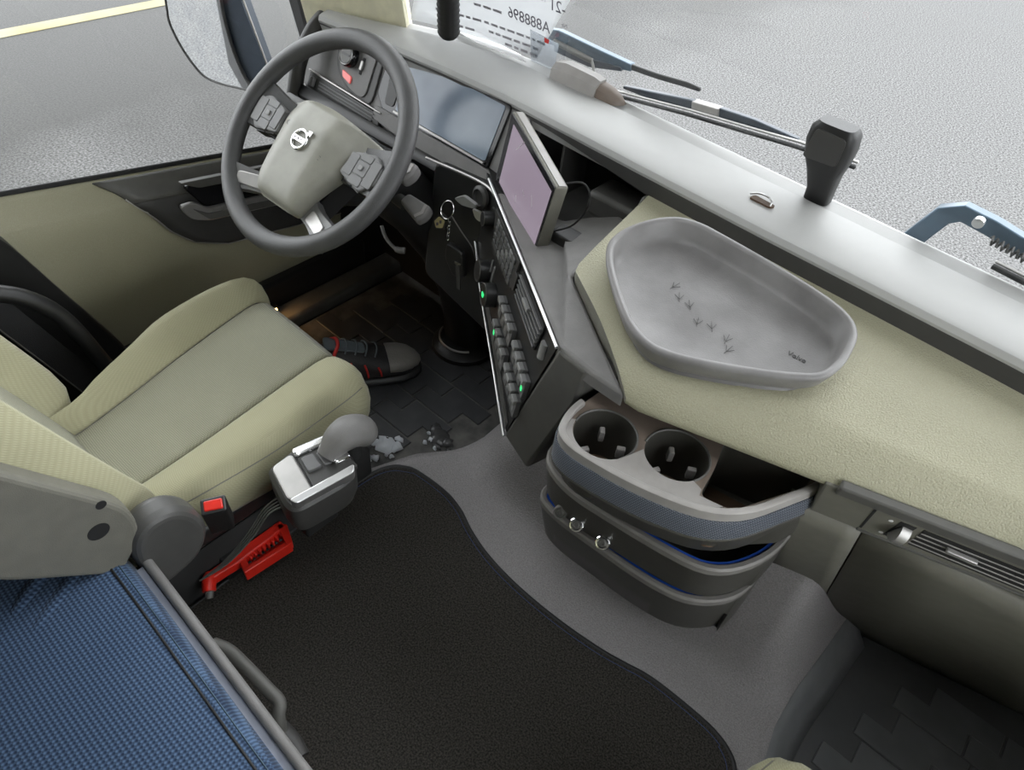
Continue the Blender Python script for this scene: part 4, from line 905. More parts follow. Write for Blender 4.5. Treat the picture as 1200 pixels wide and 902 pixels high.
for c_ in (H1, H2): loft('cup_well', [lv(circ(c_, 0.045), 0.5205), lv(circ(c_, 0.043), 0.49), lv(circ(c_, 0.041), 0.4255), lv(circ(c_, 0.030), 0.4252)], 'drawer_plastic', ch, cap0=False, smooth=50)
loft('bin_well', [lv(bin_o, 0.5205), lv(offset2(bin_o, 0.002), 0.428), lv(offset2(bin_o, 0.01), 0.4275)], 'drawer_plastic', ch, cap0=False, smooth=50)
# raised front rail with the knurled blue-grey band
front = [p for p in cu_o]
rail_i = offset2(cu_o, 0.008)
idx = [i for i, p in enumerate(cu_o) if not (p[1] > 0.737)]
# order along the front from the left tip to the right tip
path_o = [cu_o[i] for i in idx if not (cu_o[i][0] < -0.3 and cu_o[i][1] > 0.66)]
def strip_between(name, d0, d1, z0, z1, mt, parent, zr=None):
    rg = []
    for k, i in enumerate(idx):
        p = cu_o[i]
        if p[0] < -0.3 and p[1] > 0.655: continue
        rg.append(i)
    of0, of1 = offset2(cu_o, d0), offset2(cu_o, d1)
    return loft(name, [[V(*of0[i], z0), V(*of0[i], z1 - 0.002), V(*[lerp(of0[i][q], of1[i][q], .25) for q in (0, 1)], z1), V(*[lerp(of0[i][q], of1[i][q], .8) for q in (0, 1)], z1), V(*of1[i], z1 - 0.002), V(*of1[i], z0)] for i in rg], mt, parent, smooth=40)
strip_between('front_rail', -0.001, 0.009, 0.500, 0.530, 'rim_plastic', ch)
strip_between('knurled_band', -0.004, 0.001, 0.474, 0.512, 'carbon_trim', ch)
strip_between('band_lip', -0.0045, 0.001, 0.4685, 0.474, 'drawer_plastic', ch)
arc = lambda c, a0, a1, r=0.0462, n=14: [(c[0] + r * math.cos(lerp(a0, a1, i / n)), c[1] + r * math.sin(lerp(a0, a1, i / n))) for i in range(n + 1)]
inner_ = arc(H1, 3.35, 5.85) + arc(H2, 3.75, 5.75) + [(-0.129, 0.612), (-0.126, 0.6015), (-0.095, 0.6085)]
outer_ = [p for p in offset2(cu_o, 0.008) if p[1] < 0.60 and p[0] < -0.088]
outer_ = [p for p in outer_ if not (p[0] < -0.322 and p[1] > 0.588)]
outer_.sort(key=lambda p: -p[0])
holed('scalloped_lip', inner_ + outer_, [], 0.5205, 0.5240, 'rim_plastic', ch)
for (hx, hy) in (H1, H2):
    cyl('holder_mat', (hx, hy, 0.4252), (0, 0, 1), 0.0405, 0.002, 'brown_mat', ch, 32)
    tube('holder_ring', [(hx + 0.0455 * math.cos(a), hy + 0.0455 * math.sin(a), 0.5215) for a in [lerp(-0.5, 3.4, i / 22) for i in range(23)]], 0.0018, 'mid_plastic', ch, 6)
    for a in (0.55, 2.2, 4.2):
        c_ = V(hx + 0.041 * math.cos(a), hy + 0.041 * math.sin(a), 0.490); tdir = V(-math.sin(a), math.cos(a), 0); rd = V(math.cos(a), math.sin(a), 0)
        prism('cup_grip', rpoly(rect(-0.004, -0.010, 0.004, 0.010), 0.002, 2), c_ - rd * 0.008, tdir, (0, 0, 1), 0.012, 'rim_plastic', ch, 0.001)
prism('holder_mat', rpoly([(-0.126, 0.603), (-0.087, 0.614), (-0.034, 0.722), (-0.146, 0.706), (-0.134, 0.66)], 0.01), (0, 0, 0.428), (1, 0, 0), (0, 1, 0), 0.003, 'brown_mat', ch)
for k in range(2): prism('usb_port', rpoly(rect(-0.010, -0.006, 0.010, 0.006), 0.002), (-0.302 + 0.012 * k, 0.592 - 0.014 * k, 0.4285), (0.6, -0.8, 0), (0.8, 0.6, 0), 0.002, 'gloss_black', ch)

# ------------------------------------------------------------------ things at the windscreen
# sensor pod: black wedge standing at the glass
px_ = V(-0.264, 1.10, 0.70)
pt = thing('sensor_pod', px_, 'black sensor pod standing on the ledge against the windscreen', 'sensor')
rg = []
for z, wdt, dp, dx in ((0.0, 0.020, 0.016, 0.0), (0.02, 0.020, 0.017, 0.0), (0.05, 0.025, 0.020, -0.004), (0.075, 0.033, 0.023, -0.007), (0.10, 0.036, 0.025, -0.008), (0.122, 0.034, 0.023, -0.008), (0.132, 0.027, 0.017, -0.007)):
    c_ = px_ + V(dx, -z * 0.24 + 0.003, z)
    rg.append([c_ + V(a * wdt, b * dp, 0) for a, b in rpoly([(-1, -.75), (-.55, -1), (.75, -1), (1, -.6), (1, 1), (-1, 1)], 0.4, 3)])
loft('pod_body', rg, 'black_plastic', pt, smooth=40)
prism('pod_face', rpoly([(-0.034, 0.075), (0.020, 0.078), (0.022, 0.125), (-0.025, 0.128)], 0.008), px_ + V(-0.004, -0.021, 0), (1, 0, 0), (0, -0.24, 1), 0.003, 'dark_plastic', pt, 0.001, front=0.001)
# pale sensor housing and sleeve at the left end of the wiper
hs = thing('camera_housing', (-0.75, 1.11, 0.70), 'pale grey plastic housing lying along the foot of the windscreen', 'housing')
rg = []
for x, h, dpt in ((-0.825, 0.030, 0.040), (-0.80, 0.036, 0.042), (-0.73, 0.034, 0.042), (-0.715, 0.030, 0.040)):
    y_ = yw(x) - 0.014; rg.append([V(x, y_ - dpt, 0.702), V(x, y_ - dpt + .004, 0.702 + h * .7), V(x, y_ - dpt * .6, 0.702 + h), V(x, y_ - 0.006, 0.702 + h), V(x, y_, 0.702)])
loft('housing_body', rg, 'rim_plastic', hs)
rg = []
for x, h, dpt in ((-0.7148, 0.026, 0.038), (-0.69, 0.022, 0.034), (-0.672, 0.013, 0.024), (-0.664, 0.004, 0.012)):
    y_ = yw(x) - 0.014; rg.append([V(x, y_ - dpt, 0.702), V(x, y_ - dpt + .004, 0.702 + h * .7), V(x, y_ - dpt * .6, 0.702 + h), V(x, y_ - 0.006, 0.702 + h), V(x, y_, 0.702)])
loft('housing_nose', rg, 'drawer_deck', hs)
# permit sheet in a sleeve behind the glass, its print facing out
def gp(x, z, off=0): return V(x, glass_y(x, z) - 0.012 - off, z)
ps = thing('permit_sheet', (-0.98, 1.16, 0.70), 'white printed sheet of paper propped inside the windscreen, seen from behind', 'paper')
gu = (1, -0.05, 0); gv = (0, -0.2, 1)
def sheet_f(a, b):
    x = lerp(lerp(-1.19, -1.12, b), lerp(-0.892, -0.755, b), a); z = lerp(0.712, 0.93, b); return gp(x, z)
solid(grid('sheet', sheet_f, 24, 8, 'paper', ps), 0.0006)
link('sleeve', rings_bm([[gp(-0.905, 0.703, .003), gp(-0.845, 0.703, .003), gp(-0.832, 0.760, .003), gp(-0.905, 0.765, .003)], [gp(-0.905, 0.703, .002), gp(-0.845, 0.703, .002), gp(-0.832, 0.76, .002), gp(-0.905, 0.765, .002)]]), 'plastic_sleeve', ps, None)
def ptext(s, x, z, size, mt='print_dark'): return text('print', s, gp(x, z, 0.0075), (-1, 0.02, 0), (0, -0.2, 1), size, mt, ps, extrude=0.0001)
ptext('A888896', -0.905, 0.783, 0.030); ptext('-21', -0.832, 0.828, 0.030); ptext('Nr', -0.815, 0.800, 0.012, 'print_grey'); ptext('Nr', -0.868, 0.832, 0.012, 'print_grey'); ptext('Nr', -0.842, 0.770, 0.012, 'print_grey')
rnd = random.Random(3)
for (x0, x1, z) in ((-1.02, -0.885, 0.745), (-1.01, -0.895, 0.729), (-0.97, -0.90, 0.715), (-1.13, -1.03, 0.745), (-1.12, -1.05, 0.722), (-1.04, -0.99, 0.775)):
    x = x0
    while x < x1:
        l_ = rnd.uniform(0.008, 0.022)
        prism('print_line', rect(x, z, x + l_, z + 0.0045), gp(0, 0, 0.0008) * 0 + V(0, glass_y(0, 0) - 0.0135 + 0.2 * 0, 0) * 1, (1, -0.05, 0), (0, -0.2, 1), 0.0003, 'print_grey', ps) if False else link('print_line', rings_bm([[gp(x, z, 0.0022), gp(x + l_, z, 0.0022), gp(x + l_, z + .0045, 0.0022), gp(x, z + .0045, 0.0022)], [gp(x, z, 0.0012), gp(x + l_, z, 0.0012), gp(x + l_, z + .0045, 0.0012), gp(x, z + .0045, 0.0012)]]), 'print_grey', ps, None)
        x += l_ + 0.006
# red and blue marks showing through the sleeve
link('stamp', rings_bm([[gp(-0.868, 0.752, .0035), gp(-0.858, 0.752, .0035), gp(-0.856, 0.760, .0035), gp(-0.868, 0.761, .0035)], [gp(-0.868, 0.752, .003), gp(-0.858, 0.752, .003), gp(-0.856, 0.760, .003), gp(-0.868, 0.761, .003)]]), 'red_lace', ps, None)
# white paper strip lying on the ledge
tag(link('paper_strip', rings_bm([[V(-1.22, 1.145, 0.7085), V(-1.03, 1.105, 0.7085), V(-0.90, 1.115, 0.7085), V(-0.93, 1.135, 0.7085), V(-1.05, 1.145, 0.7085)], [V(-1.22, 1.145, 0.7072), V(-1.03, 1.105, 0.7072), V(-0.90, 1.115, 0.7072), V(-0.93, 1.135, 0.7072), V(-1.05, 1.145, 0.7072)]]), 'body_paint', None, None), 'narrow white paper lying on the dash ledge under the permit sheet', 'paper')
# ribbed black handle hanging down into the windscreen view
hh = thing('hanging_handle', (-0.852, 0.85, 0.815), 'ribbed black rounded handle hanging down in front of the windscreen', 'handle')
a0, a1 = V(-0.855, 0.855, 0.818), V(-0.835, 0.825, 0.99)
P = [a0.lerp(a1, t / 40) for t in range(41)]
tube('ribbed_grip', P, [0.004, 0.013] + [0.0175 + (0.0012 if k % 2 else -0.0008) for k in range(39)], 'black_plastic', hh, 18)
tube('cord', [a1, a1 + V(0.01, -0.02, 0.63)], 0.004, 'soft_black', hh, 8)

# wipers outside
def ow(x, z, off=0.03): return V(x, glass_y(x, z) + off, z)
w1 = thing('wiper', (-0.7, 1.19, 0.70), 'long wiper with blue-grey arm resting across the middle of the windscreen', 'wiper', None)
def flat_arm(name, pts, widths, th, mt, parent, off=0.05):
    rg = []
    for i, (x, z) in enumerate(pts):
        a = pts[max(i - 1, 0)]; b = pts[min(i + 1, len(pts) - 1)]; d = V(b[0] - a[0], 0, b[1] - a[1]).normalized(); n = V(-d.z, 0, d.x); wd = widths[i]
        rg.append([ow(x + n.x * q * wd, z + n.z * q * wd, off + r * th) for q, r in ((-1, -1), (1, -1), (1, 1), (-1, 1))])
    o = loft(name, rg, mt, parent); bmod(o, 0.002); return o
flat_arm('arm', [(-0.945, 0.735), (-0.88, 0.742), (-0.77, 0.741), (-0.70, 0.745)], [0.012, 0.017, 0.013, 0.007], 0.008, 'steel_blue', w1)
flat_arm('arm_rod', [(-0.705, 0.745), (-0.64, 0.749), (-0.575, 0.757), (-0.548, 0.758)], [0.006, 0.0055, 0.0055, 0.004], 0.004, 'black_plastic', w1)
flat_arm('arm_lower', [(-0.89, 0.724), (-0.80, 0.722), (-0.72, 0.736)], [0.010, 0.009, 0.004], 0.006, 'wiper_metal', w1, 0.045)
tube('arm_spring', [ow(-0.89, 0.735, 0.04), ow(-0.79, 0.728, 0.04)], 0.006, 'mid_plastic', w1, 8)
tube('washer_pipe', [ow(-0.792, 0.733, 0.04), ow(-0.772, 0.700, 0.03)], 0.003, 'satin_silver', w1, 6)
bl = [(-0.845, 0.688), (-0.717, 0.694), (-0.548, 0.722), (-0.431, 0.738), (-0.332, 0.752), (-0.235, 0.760)]
flat_arm('blade_rubber', bl, [0.003] * 6, 0.004, 'soft_black', w1, 0.012)
flat_arm('blade_strip', [(x, z + 0.007) for x, z in bl], [0.0022] * 6, 0.003, 'satin_silver', w1, 0.018)
flat_arm('blade_cover', [(-0.70, 0.712), (-0.62, 0.722), (-0.55, 0.735), (-0.53, 0.738)], [0.003, 0.009, 0.010, 0.008], 0.006, 'wiper_metal', w1, 0.028)
flat_arm('blade_joint', [(-0.545, 0.735), (-0.49, 0.742)], [0.010, 0.010], 0.010, 'rim_plastic', w1, 0.03)
flat_arm('blade_cover', [(-0.49, 0.744), (-0.42, 0.752), (-0.34, 0.758)], [0.010, 0.008, 0.002], 0.006, 'wiper_metal', w1, 0.028)
w2 = thing('wiper', (0.05, 1.19, 0.66), 'cranked blue-grey wiper arm with spring beyond the right of the sensor pod', 'wiper', None)
flat_arm('arm', [(-0.122, 0.655), (-0.108, 0.695), (-0.094, 0.732), (-0.072, 0.748), (-0.03, 0.745), (0.03, 0.735), (0.20, 0.715)], [0.016, 0.015, 0.015, 0.014, 0.014, 0.014, 0.010], 0.010, 'steel_blue', w2)
lathe('pivot', ow(-0.047, 0.754, 0.03), (0, -1, -0.2), [(0.008, 0), (0.008, 0.008), (0.004, 0.010), (0, 0.010)], 'silver', w2)
bm = bmesh.new()
tube_bm([ow(-0.022 + 0.1 * t / 60, 0.734 - 0.010 * t / 60, 0.03) + V(0, 0.006 * math.cos(t * 1.4), 0.006 * math.sin(t * 1.4)) for t in range(60)], 0.0018, 5, bm=bm); link('spring', bm, 'dark_plastic', w2)
flat_arm('blade_rubber', [(0.0, 0.706), (0.15, 0.70), (0.35, 0.69)], [0.004] * 3, 0.004, 'soft_black', w2, 0.012)
flat_arm('blade_strip', [(0.0, 0.712), (0.15, 0.706), (0.35, 0.696)], [0.0025] * 3, 0.003, 'satin_silver', w2, 0.018)

# grab handle at the A-pillar
tag(tube('grab_handle', catmull([(-1.425, 0.90, 0.46), (-1.40, 0.903, 0.524), (-1.395, 0.926, 0.596), (-1.395, 0.969, 0.651), (-1.39, 1.02, 0.69), (-1.385, 1.05, 0.74), (-1.385, 1.05, 0.90), (-1.40, 1.03, 1.15)], 6), 0.017, 'dark_plastic', None, 14), 'dark curved grab handle on the pillar beyond the steering wheel', 'grab handle')

# door mirror outside
MP = V(-1.72, 1.0, 0.40); mu, mv, mn = basis((-.8, -.55, 0), (0, 0, 1)); MN = 1 if mn.y < 0 else -1
def mp_(u, v, h=0): return MP + mu * u + mv * v + mn * (MN * h)
mr_ = thing('door_mirror', mp_(0.1, 0, 0.0), 'large dark-framed door mirror outside the driver window', 'mirror')
gl = [(0.202, 0.196), (0.207, 0.149), (0.200, 0.112), (0.185, 0.072), (0.163, 0.034), (0.142, 0.012), (0.105, 0.001), (0.065, -0.003), (0.027, -0.002), (0.040, 0.038), (0.053, 0.089), (0.060, 0.145), (0.062, 0.20), (0.062, 0.40), (0.19, 0.40)]
gl = [(p.x, p.y) for p in catmull(gl, 3, closed=True)]
link('mirror_glass', rings_bm([[mp_(*p, 0.0) for p in gl], [mp_(*p, -0.004) for p in gl]]), 'mirror_glass', mr_, None)
go = offset2(gl, -0.003)
loft('mirror_frame', [[mp_(*p, 0.004) for p in offset2(gl, -0.001)], [mp_(*p, 0.004) for p in go], [mp_(*p, -0.02) for p in go], [mp_(*p, -0.02) for p in offset2(gl, 0.004)], [mp_(*p, -0.002) for p in offset2(gl, 0.002)]], 'dark_plastic', mr_, loop=True)
loft('mirror_housing', [[mp_(*p, -0.008) for p in go], [mp_(p[0], p[1], -0.05) for p in go], [mp_(lerp(p[0], 0.12, .25), lerp(p[1], .2, .25), -0.10) for p in go]], 'wiper_metal', mr_, smooth=60)
prism('mirror_arm', rpoly([(0.028, -0.004), (-0.026, 0.056), (0.012, 0.22), (0.02, 0.42), (0.06, 0.42), (0.066, 0.21), (0.045, 0.05)], 0.01), MP, (-.8, -.55, 0), (0, 0, 1), 0.05, 'wiper_metal', mr_, 0.006, front=-0.012 if MN > 0 else 0.062)
tube('arm_edge', [mp_(-0.027, 0.056, -0.02), mp_(0.011, 0.22, -0.02), mp_(0.02, 0.42, -0.02)], 0.003, 'rim_plastic', mr_, 6)

# ------------------------------------------------------------------ driver seat
def make_seat(cx, flip, label):
    st = thing('driver_seat' if not flip else 'passenger_seat', (cx, 0.30, -0.09), label, 'seat')
    def X(dx): return cx + (-dx if flip else dx)
    # cushion outline relative to the centre
    le = [(0.02, -0.075), (0.155, -0.100), (0.215, -0.138), (0.283, -0.170), (0.357, -0.205), (0.411, -0.214), (0.485, -0.212), (0.545, -0.196), (0.565, -0.186), (0.580, -0.172), (0.586, -0.160)]
    ri = [(0.02, 0.185), (0.13, 0.188), (0.25, 0.200), (0.366, 0.210), (0.50, 0.208), (0.545, 0.202), (0.565, 0.192), (0.580, 0.178), (0.586, 0.165)]
    le = [(p.x, p.y) for p in catmull(le, 5)]; ri = [(p.x, p.y) for p in catmull(ri, 5)]
    sl_ = [(0.0, -0.060), (0.147, -0.066), (0.34, -0.108), (0.60, -0.152)]; sr_ = [(0.0, 0.108), (0.16, 0.108), (0.35, 0.098), (0.60, 0.082)]
    def zt(y, dx):
        L_, R_, a, b = interp(y, le), interp(y, ri), interp(y, sl_), interp(y, sr_)
        base = 0.262 + 0.022 * sm((y - 0.15) / 0.42)
        if dx < a: t = (a - dx) / max(.01, a - L_); z = base + 0.044 * math.sin(min(1, t * 1.25) * 1.57) * sm((y - 0.02) / .1) - 0.03 * sm((t - .72) / .28)
        elif dx > b: t = (dx - b) / max(.01, R_ - b); z = base + 0.020 * math.sin(min(1, t * 1.4) * 1.57) - 0.03 * sm((t - .72) / .28)
        else: z = base + 0.004 * math.sin((dx - a) / (b - a) * 3.14)
        return z
    ys = [0.02, 0.05, 0.08, 0.105, 0.13, 0.155, 0.18, 0.21, 0.24, 0.27, 0.30, 0.33, 0.36, 0.39, 0.42, 0.45, 0.48, 0.505, 0.53, 0.555, 0.572, 0.582, 0.588]
    drop = [0] * 19 + [0.004, 0.014, 0.030, 0.06]
    rg = []
    for y, dr in zip(ys, drop):
        L_, R_, a, b = interp(y, le), interp(y, ri), interp(y, sl_), interp(y, sr_)
        row = [V(X(L_ + 0.03), y, 0.155), V(X(L_), y, 0.175), V(X(L_ - 0.006), y, 0.215 - dr * .3)]
        for t in (0.0, 0.06, 0.15, 0.3, 0.45, 0.6, 0.75, 0.88, 0.97): dx = lerp(L_, a, t); row.append(V(X(dx), y, zt(y, dx) - dr))
        row.append(V(X(a), y, zt(y, a) - 0.007 - dr))
        for t in (0.04, 0.12, 0.3, 0.5, 0.7, 0.88, 0.96): dx = lerp(a, b, t); row.append(V(X(dx), y, zt(y, dx) - dr - 0.003))
        row.append(V(X(b), y, zt(y, b) - 0.007 - dr))
        for t in (0.03, 0.12, 0.25, 0.4, 0.6, 0.8, 0.92, 1.0): dx = lerp(b, R_, t); row.append(V(X(dx), y, zt(y, dx) - dr))
        row += [V(X(R_ + 0.006), y, 0.225 - dr * .3), V(X(R_ + 0.002), y, 0.19), V(X(R_ - 0.012), y, 0.165)]
        rg.append(row)
    loft('cushion', rg, 'seat_fabric', st, smooth=70)
    def ins(a_, b_):
        y = lerp(0.08, 0.575, b_); a, b = interp(y, sl_), interp(y, sr_); dx = lerp(a, b, a_)
        dr = interp(y, list(zip(ys, drop))); e = min(a_, 1 - a_)
        return (X(dx), y, zt(y, dx) - dr + (0.0015 if e > .02 else -0.0045))
    solid(grid('cushion_insert', ins, 26, 30, 'seat_insert', st, smooth=70), 0.004)
    for tabl in (sl_, sr_):
        tube('seam', [V(X(interp(y, tabl)), y, zt(y, interp(y, tabl)) - 0.004 - interp(y, list(zip(ys, drop)))) for y in [lerp(0.10, 0.575, i / 20) for i in range(21)]], 0.0013, 'olive_plastic', st, 5)
    tube('seam', [V(X(interp(y, ri) - 0.006), y, zt(y, interp(y, ri) - 0.006) + 0.001 - interp(y, list(zip(ys, drop)))) for y in [lerp(0.14, 0.575, i / 20) for i in range(21)]], 0.0012, 'olive_plastic', st, 5)
    # backrest
    zs = [0.215, 0.24, 0.27, 0.30, 0.33, 0.365, 0.40, 0.44, 0.48, 0.52, 0.56, 0.64, 0.72, 0.80, 0.88, 0.94, 0.97]
    def by(z): return 0.135 - 0.36 * (z - 0.25) - 0.12 * sm((0.30 - z) / 0.10) * 0
    hw = [(0.215, 0.150), (0.27, 0.180), (0.36, 0.205), (0.5, 0.212), (0.7, 0.21), (0.88, 0.18), (0.97, 0.13)]
    hw = [(p.x, p.y) for p in catmull(hw, 5)]; rg = []
    for z in zs:
        h_ = interp(z, hw); row = []
        cxo = 0.012
        for t in [i / 28 * 2 - 1 for i in range(29)]:
            bol = (0.055 if t < 0 else 0.045) * sm((abs(t) - 0.48) / 0.30) - 0.05 * sm((abs(t) - 0.86) / 0.14)
            seam_ = -0.006 * math.exp(-((abs(t) - 0.50) / 0.03) ** 2)
            row.append(V(X(cxo + t * h_), by(z) + bol * sm((z - 0.2) / 0.12) + seam_, z))
        row += [V(X(cxo + h_ * 1.02), by(z) - 0.04, z), V(X(cxo + h_ * .9), by(z) - lerp(0.06, 0.13, sm((z - 0.30) / 0.15)), z), V(X(cxo - h_ * .9), by(z) - lerp(0.06, 0.13, sm((z - 0.30) / 0.15)), z), V(X(cxo - h_ * 1.02), by(z) - 0.04, z)]
        rg.append(row)
    loft('backrest', rg, 'seat_fabric', st, smooth=70)
    def bins(a_, b_):
        z = lerp(0.26, 0.93, b_); h_ = interp(z, hw); t = lerp(-.49, .49, a_); e = min(a_, 1 - a_)
        return (X(0.012 + t * h_), by(z) + (0.003 if e > .02 else -0.006), z)
    solid(grid('backrest_insert', bins, 20, 24, 'seat_insert', st, smooth=70), 0.004)
    # base and suspension
    box('seat_pan', (X(0) - 0.19, 0.06, 0.12), (X(0) + 0.19, 0.565, 0.172), 'black_plastic', st, 0.012)
    loft('seat_plinth', [[V(X(0) + a * w_, 0.30 + b * d_, z) for a, b in rpoly(rect(-1, -1, 1, 1), .15, 3)] for z, w_, d_ in ((-0.0965, 0.19, 0.20), (0.0, 0.185, 0.19), (0.08, 0.16, 0.17), (0.12, 0.17, 0.19))], 'soft_black', st)
    return st, X, by
st, SX, by_ = make_seat(-0.960, False, 'beige ribbed fabric driver seat in front of the steering wheel')
# grey side shield of the backrest, recliner cover, buckle
sh = prism('side_shield', rpoly([(-0.16, 0.80, .05), (-0.03, 0.64, .05), (0.108, 0.402, .03), (0.108, 0.335, .03), (0.06, 0.28), (-0.05, 0.40), (-0.16, 0.60)], 0.02), (-0.705, 0, 0), (0, 1, 0), (0, 0, 1), 0.035, 'olive_plastic', st, 0.008, seg=3)
for (y_, z_, r_) in ((0.080, 0.437, 0.007), (0.062, 0.393, 0.0145)): cyl('bolt_hole', (-0.7055, y_, z_), (1, 0, 0), r_, 0.001, 'soft_black', sh, 20)
rc = rpoly([(0.080, 0.280, .03), (0.086, 0.335, .04), (0.114, 0.362, .04), (0.155, 0.358, .04), (0.184, 0.322, .03), (0.194, 0.265, .03), (0.166, 0.215, .03), (0.10, 0.20)], 0.02, 5)
prism('recliner_cover', rc, (-0.695, 0, 0), (0, 1, 0), (0, 0, 1), 0.05, 'recliner_grey', st, 0.016, seg=4)
bk = tag(empty('belt_buckle', (-0.71, 0.20, 0.24)), 'black belt buckle with bright red release button beside the driver cushion', 'belt buckle')
bu, bv, bn = basis((0.45, 0.85, 0.0), (-0.85, 0.45, 0.2))
prism('buckle_body', rpoly([(-0.016, -0.014), (0.022, -0.014), (0.022, 0.014), (-0.016, 0.014)], 0.004), (-0.712, 0.210, 0.296), bu, bv, 0.08, 'black_plastic', bk, 0.003)
prism('release_button', rpoly([(-0.011, -0.009), (0.017, -0.010), (0.017, 0.008), (-0.011, 0.008)], 0.003), (-0.712, 0.210, 0.296), bu, bv, 0.006, 'red_plastic', bk, 0.002, front=0.003)
# passenger seat: only a corner of its cushion shows
ps_, _, _ = make_seat(0.325, True, 'beige passenger seat of which only one cushion corner shows at the bottom edge')
for o in [ps_]: o.location.y += -0.070; o.location.z += 0.04; o.location.x += -0.01

# seat belt strap at the B-pillar
sbelt = thing('seat_belt', (-1.36, 0.15, 0.0), 'black seat belt strap running down the pillar beside the driver seat', 'seat belt')
rg = []
for (x, y, z) in ((-1.37, 0.02, 1.0), (-1.365, 0.06, 0.70), (-1.36, 0.13, 0.42), (-1.345, 0.20, 0.22), (-1.32, 0.25, 0.08), (-1.30, 0.28, -0.05)):
    rg.append([V(x - .001, y - 0.024, z - .01), V(x - .001, y + 0.024, z + .01), V(x + .001, y + 0.024, z + .01), V(x + .001, y - 0.024, z - .01)])
loft('strap', rg, 'strap', sbelt)
tube('strap_edge', [(-1.358, 0.107, 0.41), (-1.343, 0.178, 0.21), (-1.318, 0.228, 0.07)], 0.002, 'mid_plastic', sbelt, 5)
tag(tube('air_hose', catmull([(-1.30, 0.05, 0.40), (-1.29, 0.16, 0.40), (-1.275, 0.235, 0.33), (-1.26, 0.27, 0.20), (-1.24, 0.29, 0.06), (-1.22, 0.30, -0.06)], 6), 0.016, 'black_plastic', None, 12), 'thick black curved hose between the pillar and the driver seat', 'hose')

# ------------------------------------------------------------------ gear selector on the seat side
gs = thing('gear_selector', (-0.66, 0.38, 0.16), 'silver gear selector with grey rounded knob at the driver seat side', 'gear selector')
gz = 0.285
go_ = rpoly([(-0.722, 0.315, .012), (-0.640, 0.292, .02), (-0.618, 0.300, .02), (-0.604, 0.410, .035), (-0.645, 0.438, .02), (-0.712, 0.428, .03), (-0.730, 0.390, .03)], 0.015, 5)
loft('selector_body', [[V(lerp(p[0], -0.665, .12), lerp(p[1], 0.37, .10), gz - 0.075) for p in go_], [V(p[0], p[1], gz - 0.05) for p in go_], [V(p[0], p[1], gz - 0.008) for p in go_], [V(*q, gz) for q in offset2(go_, 0.006)]], 'dark_plastic', gs)
prism('front_plate', rpoly([(-0.714, 0.320), (-0.640, 0.300), (-0.628, 0.340), (-0.716, 0.362)], 0.010), (0, 0, gz + 0.006), (1, 0, 0), (0, 1, 0), 0.012, 'satin_silver', gs, 0.003)
prism('side_rail', rpoly([(-0.637, 0.300), (-0.622, 0.304), (-0.608, 0.408), (-0.622, 0.420)], 0.006), (0, 0, gz + 0.012), (1, 0, 0), (0, 1, 0), 0.02, 'silver', gs, 0.003)
prism('side_rail', rpoly([(-0.722, 0.364), (-0.703, 0.360), (-0.690, 0.425), (-0.708, 0.425)], 0.010), (0, 0, gz + 0.010), (1, 0, 0), (0, 1, 0), 0.018, 'chrome', gs, 0.004)
prism('centre_track', rpoly([(-0.702, 0.362), (-0.632, 0.344), (-0.618, 0.425), (-0.690, 0.428)], 0.006), (0, 0, gz + 0.005), (1, 0, 0), (0, 1, 0), 0.01, 'dark_plastic', gs, 0.002)
prism('mode_button', rpoly([(-0.694, 0.364), (-0.662, 0.356), (-0.656, 0.380), (-0.688, 0.386)], 0.004), (0, 0, gz + 0.011), (1, 0, 0), (0, 1, 0), 0.008, 'button', gs, 0.002)
prism('mode_button', rpoly([(-0.687, 0.390), (-0.655, 0.384), (-0.652, 0.398), (-0.684, 0.404)], 0.004), (0, 0, gz + 0.009), (1, 0, 0), (0, 1, 0), 0.006, 'button', gs, 0.002)
prism('lever_collar', rpoly([(-0.684, 0.404), (-0.640, 0.396), (-0.634, 0.424), (-0.680, 0.430)], 0.005), (0, 0, gz + 0.018), (1, 0, 0), (0, 1, 0), 0.014, 'chrome', gs, 0.003)
kp_ = [V(-0.666, 0.398, gz + 0.010), V(-0.667, 0.410, gz + 0.020), V(-0.668, 0.426, gz + 0.030), V(-0.667, 0.446, gz + 0.033), V(-0.664, 0.464, gz + 0.026), V(-0.662, 0.477, gz + 0.012), V(-0.661, 0.482, gz + 0.0)]
tube('lever_knob', catmull(kp_, 4), [lerp(0.020, 0.031, sm(i / 12)) * (1 if i < 18 else lerp(1, .45, ((i - 18) / 6) ** 1.6)) for i in range(25)], 'grey_plastic', gs, 20, flat=0.85)
tube('lever_neck', [(-0.656, 0.442, gz - 0.02), (-0.658, 0.446, gz + 0.01)], 0.013, 'soft_black', gs, 12)
box('mount_bracket', (-0.74, 0.33, 0.12), (-0.66, 0.40, gz - 0.05), 'soft_black', gs, 0.005)
for k in range(4):
    o_ = 0.006 * k
    tag(tube('seat_cable', catmull([(-0.70 + o_, 0.325, 0.225 - .004 * k), (-0.712 + o_ * .8, 0.29, 0.205), (-0.715 + o_ * .7, 0.25, 0.165), (-0.722 + o_ * .4, 0.20, 0.125), (-0.735, 0.155, 0.10)], 6), 0.0017, 'mid_plastic', None, 6), 'thin grey cable in the bundle running back below the gear selector', 'cable', 'cables below the gear selector')
# black side box of the seat base that carries the hammer
tag(loft('seat_side_box', [[V(x, y, z) for x, y in rpoly([(-0.80, 0.105), (-0.765, 0.105), (-0.762, 0.56), (-0.80, 0.56)], .01)] for z in (0.001, 0.085)] + [[V(x, y, 0.11) for x, y in rpoly([(-0.80, 0.11), (-0.780, 0.11), (-0.780, 0.54), (-0.80, 0.54)], .01)]], 'soft_black', None), 'low black plastic ledge between driver seat and carpet', 'ledge')
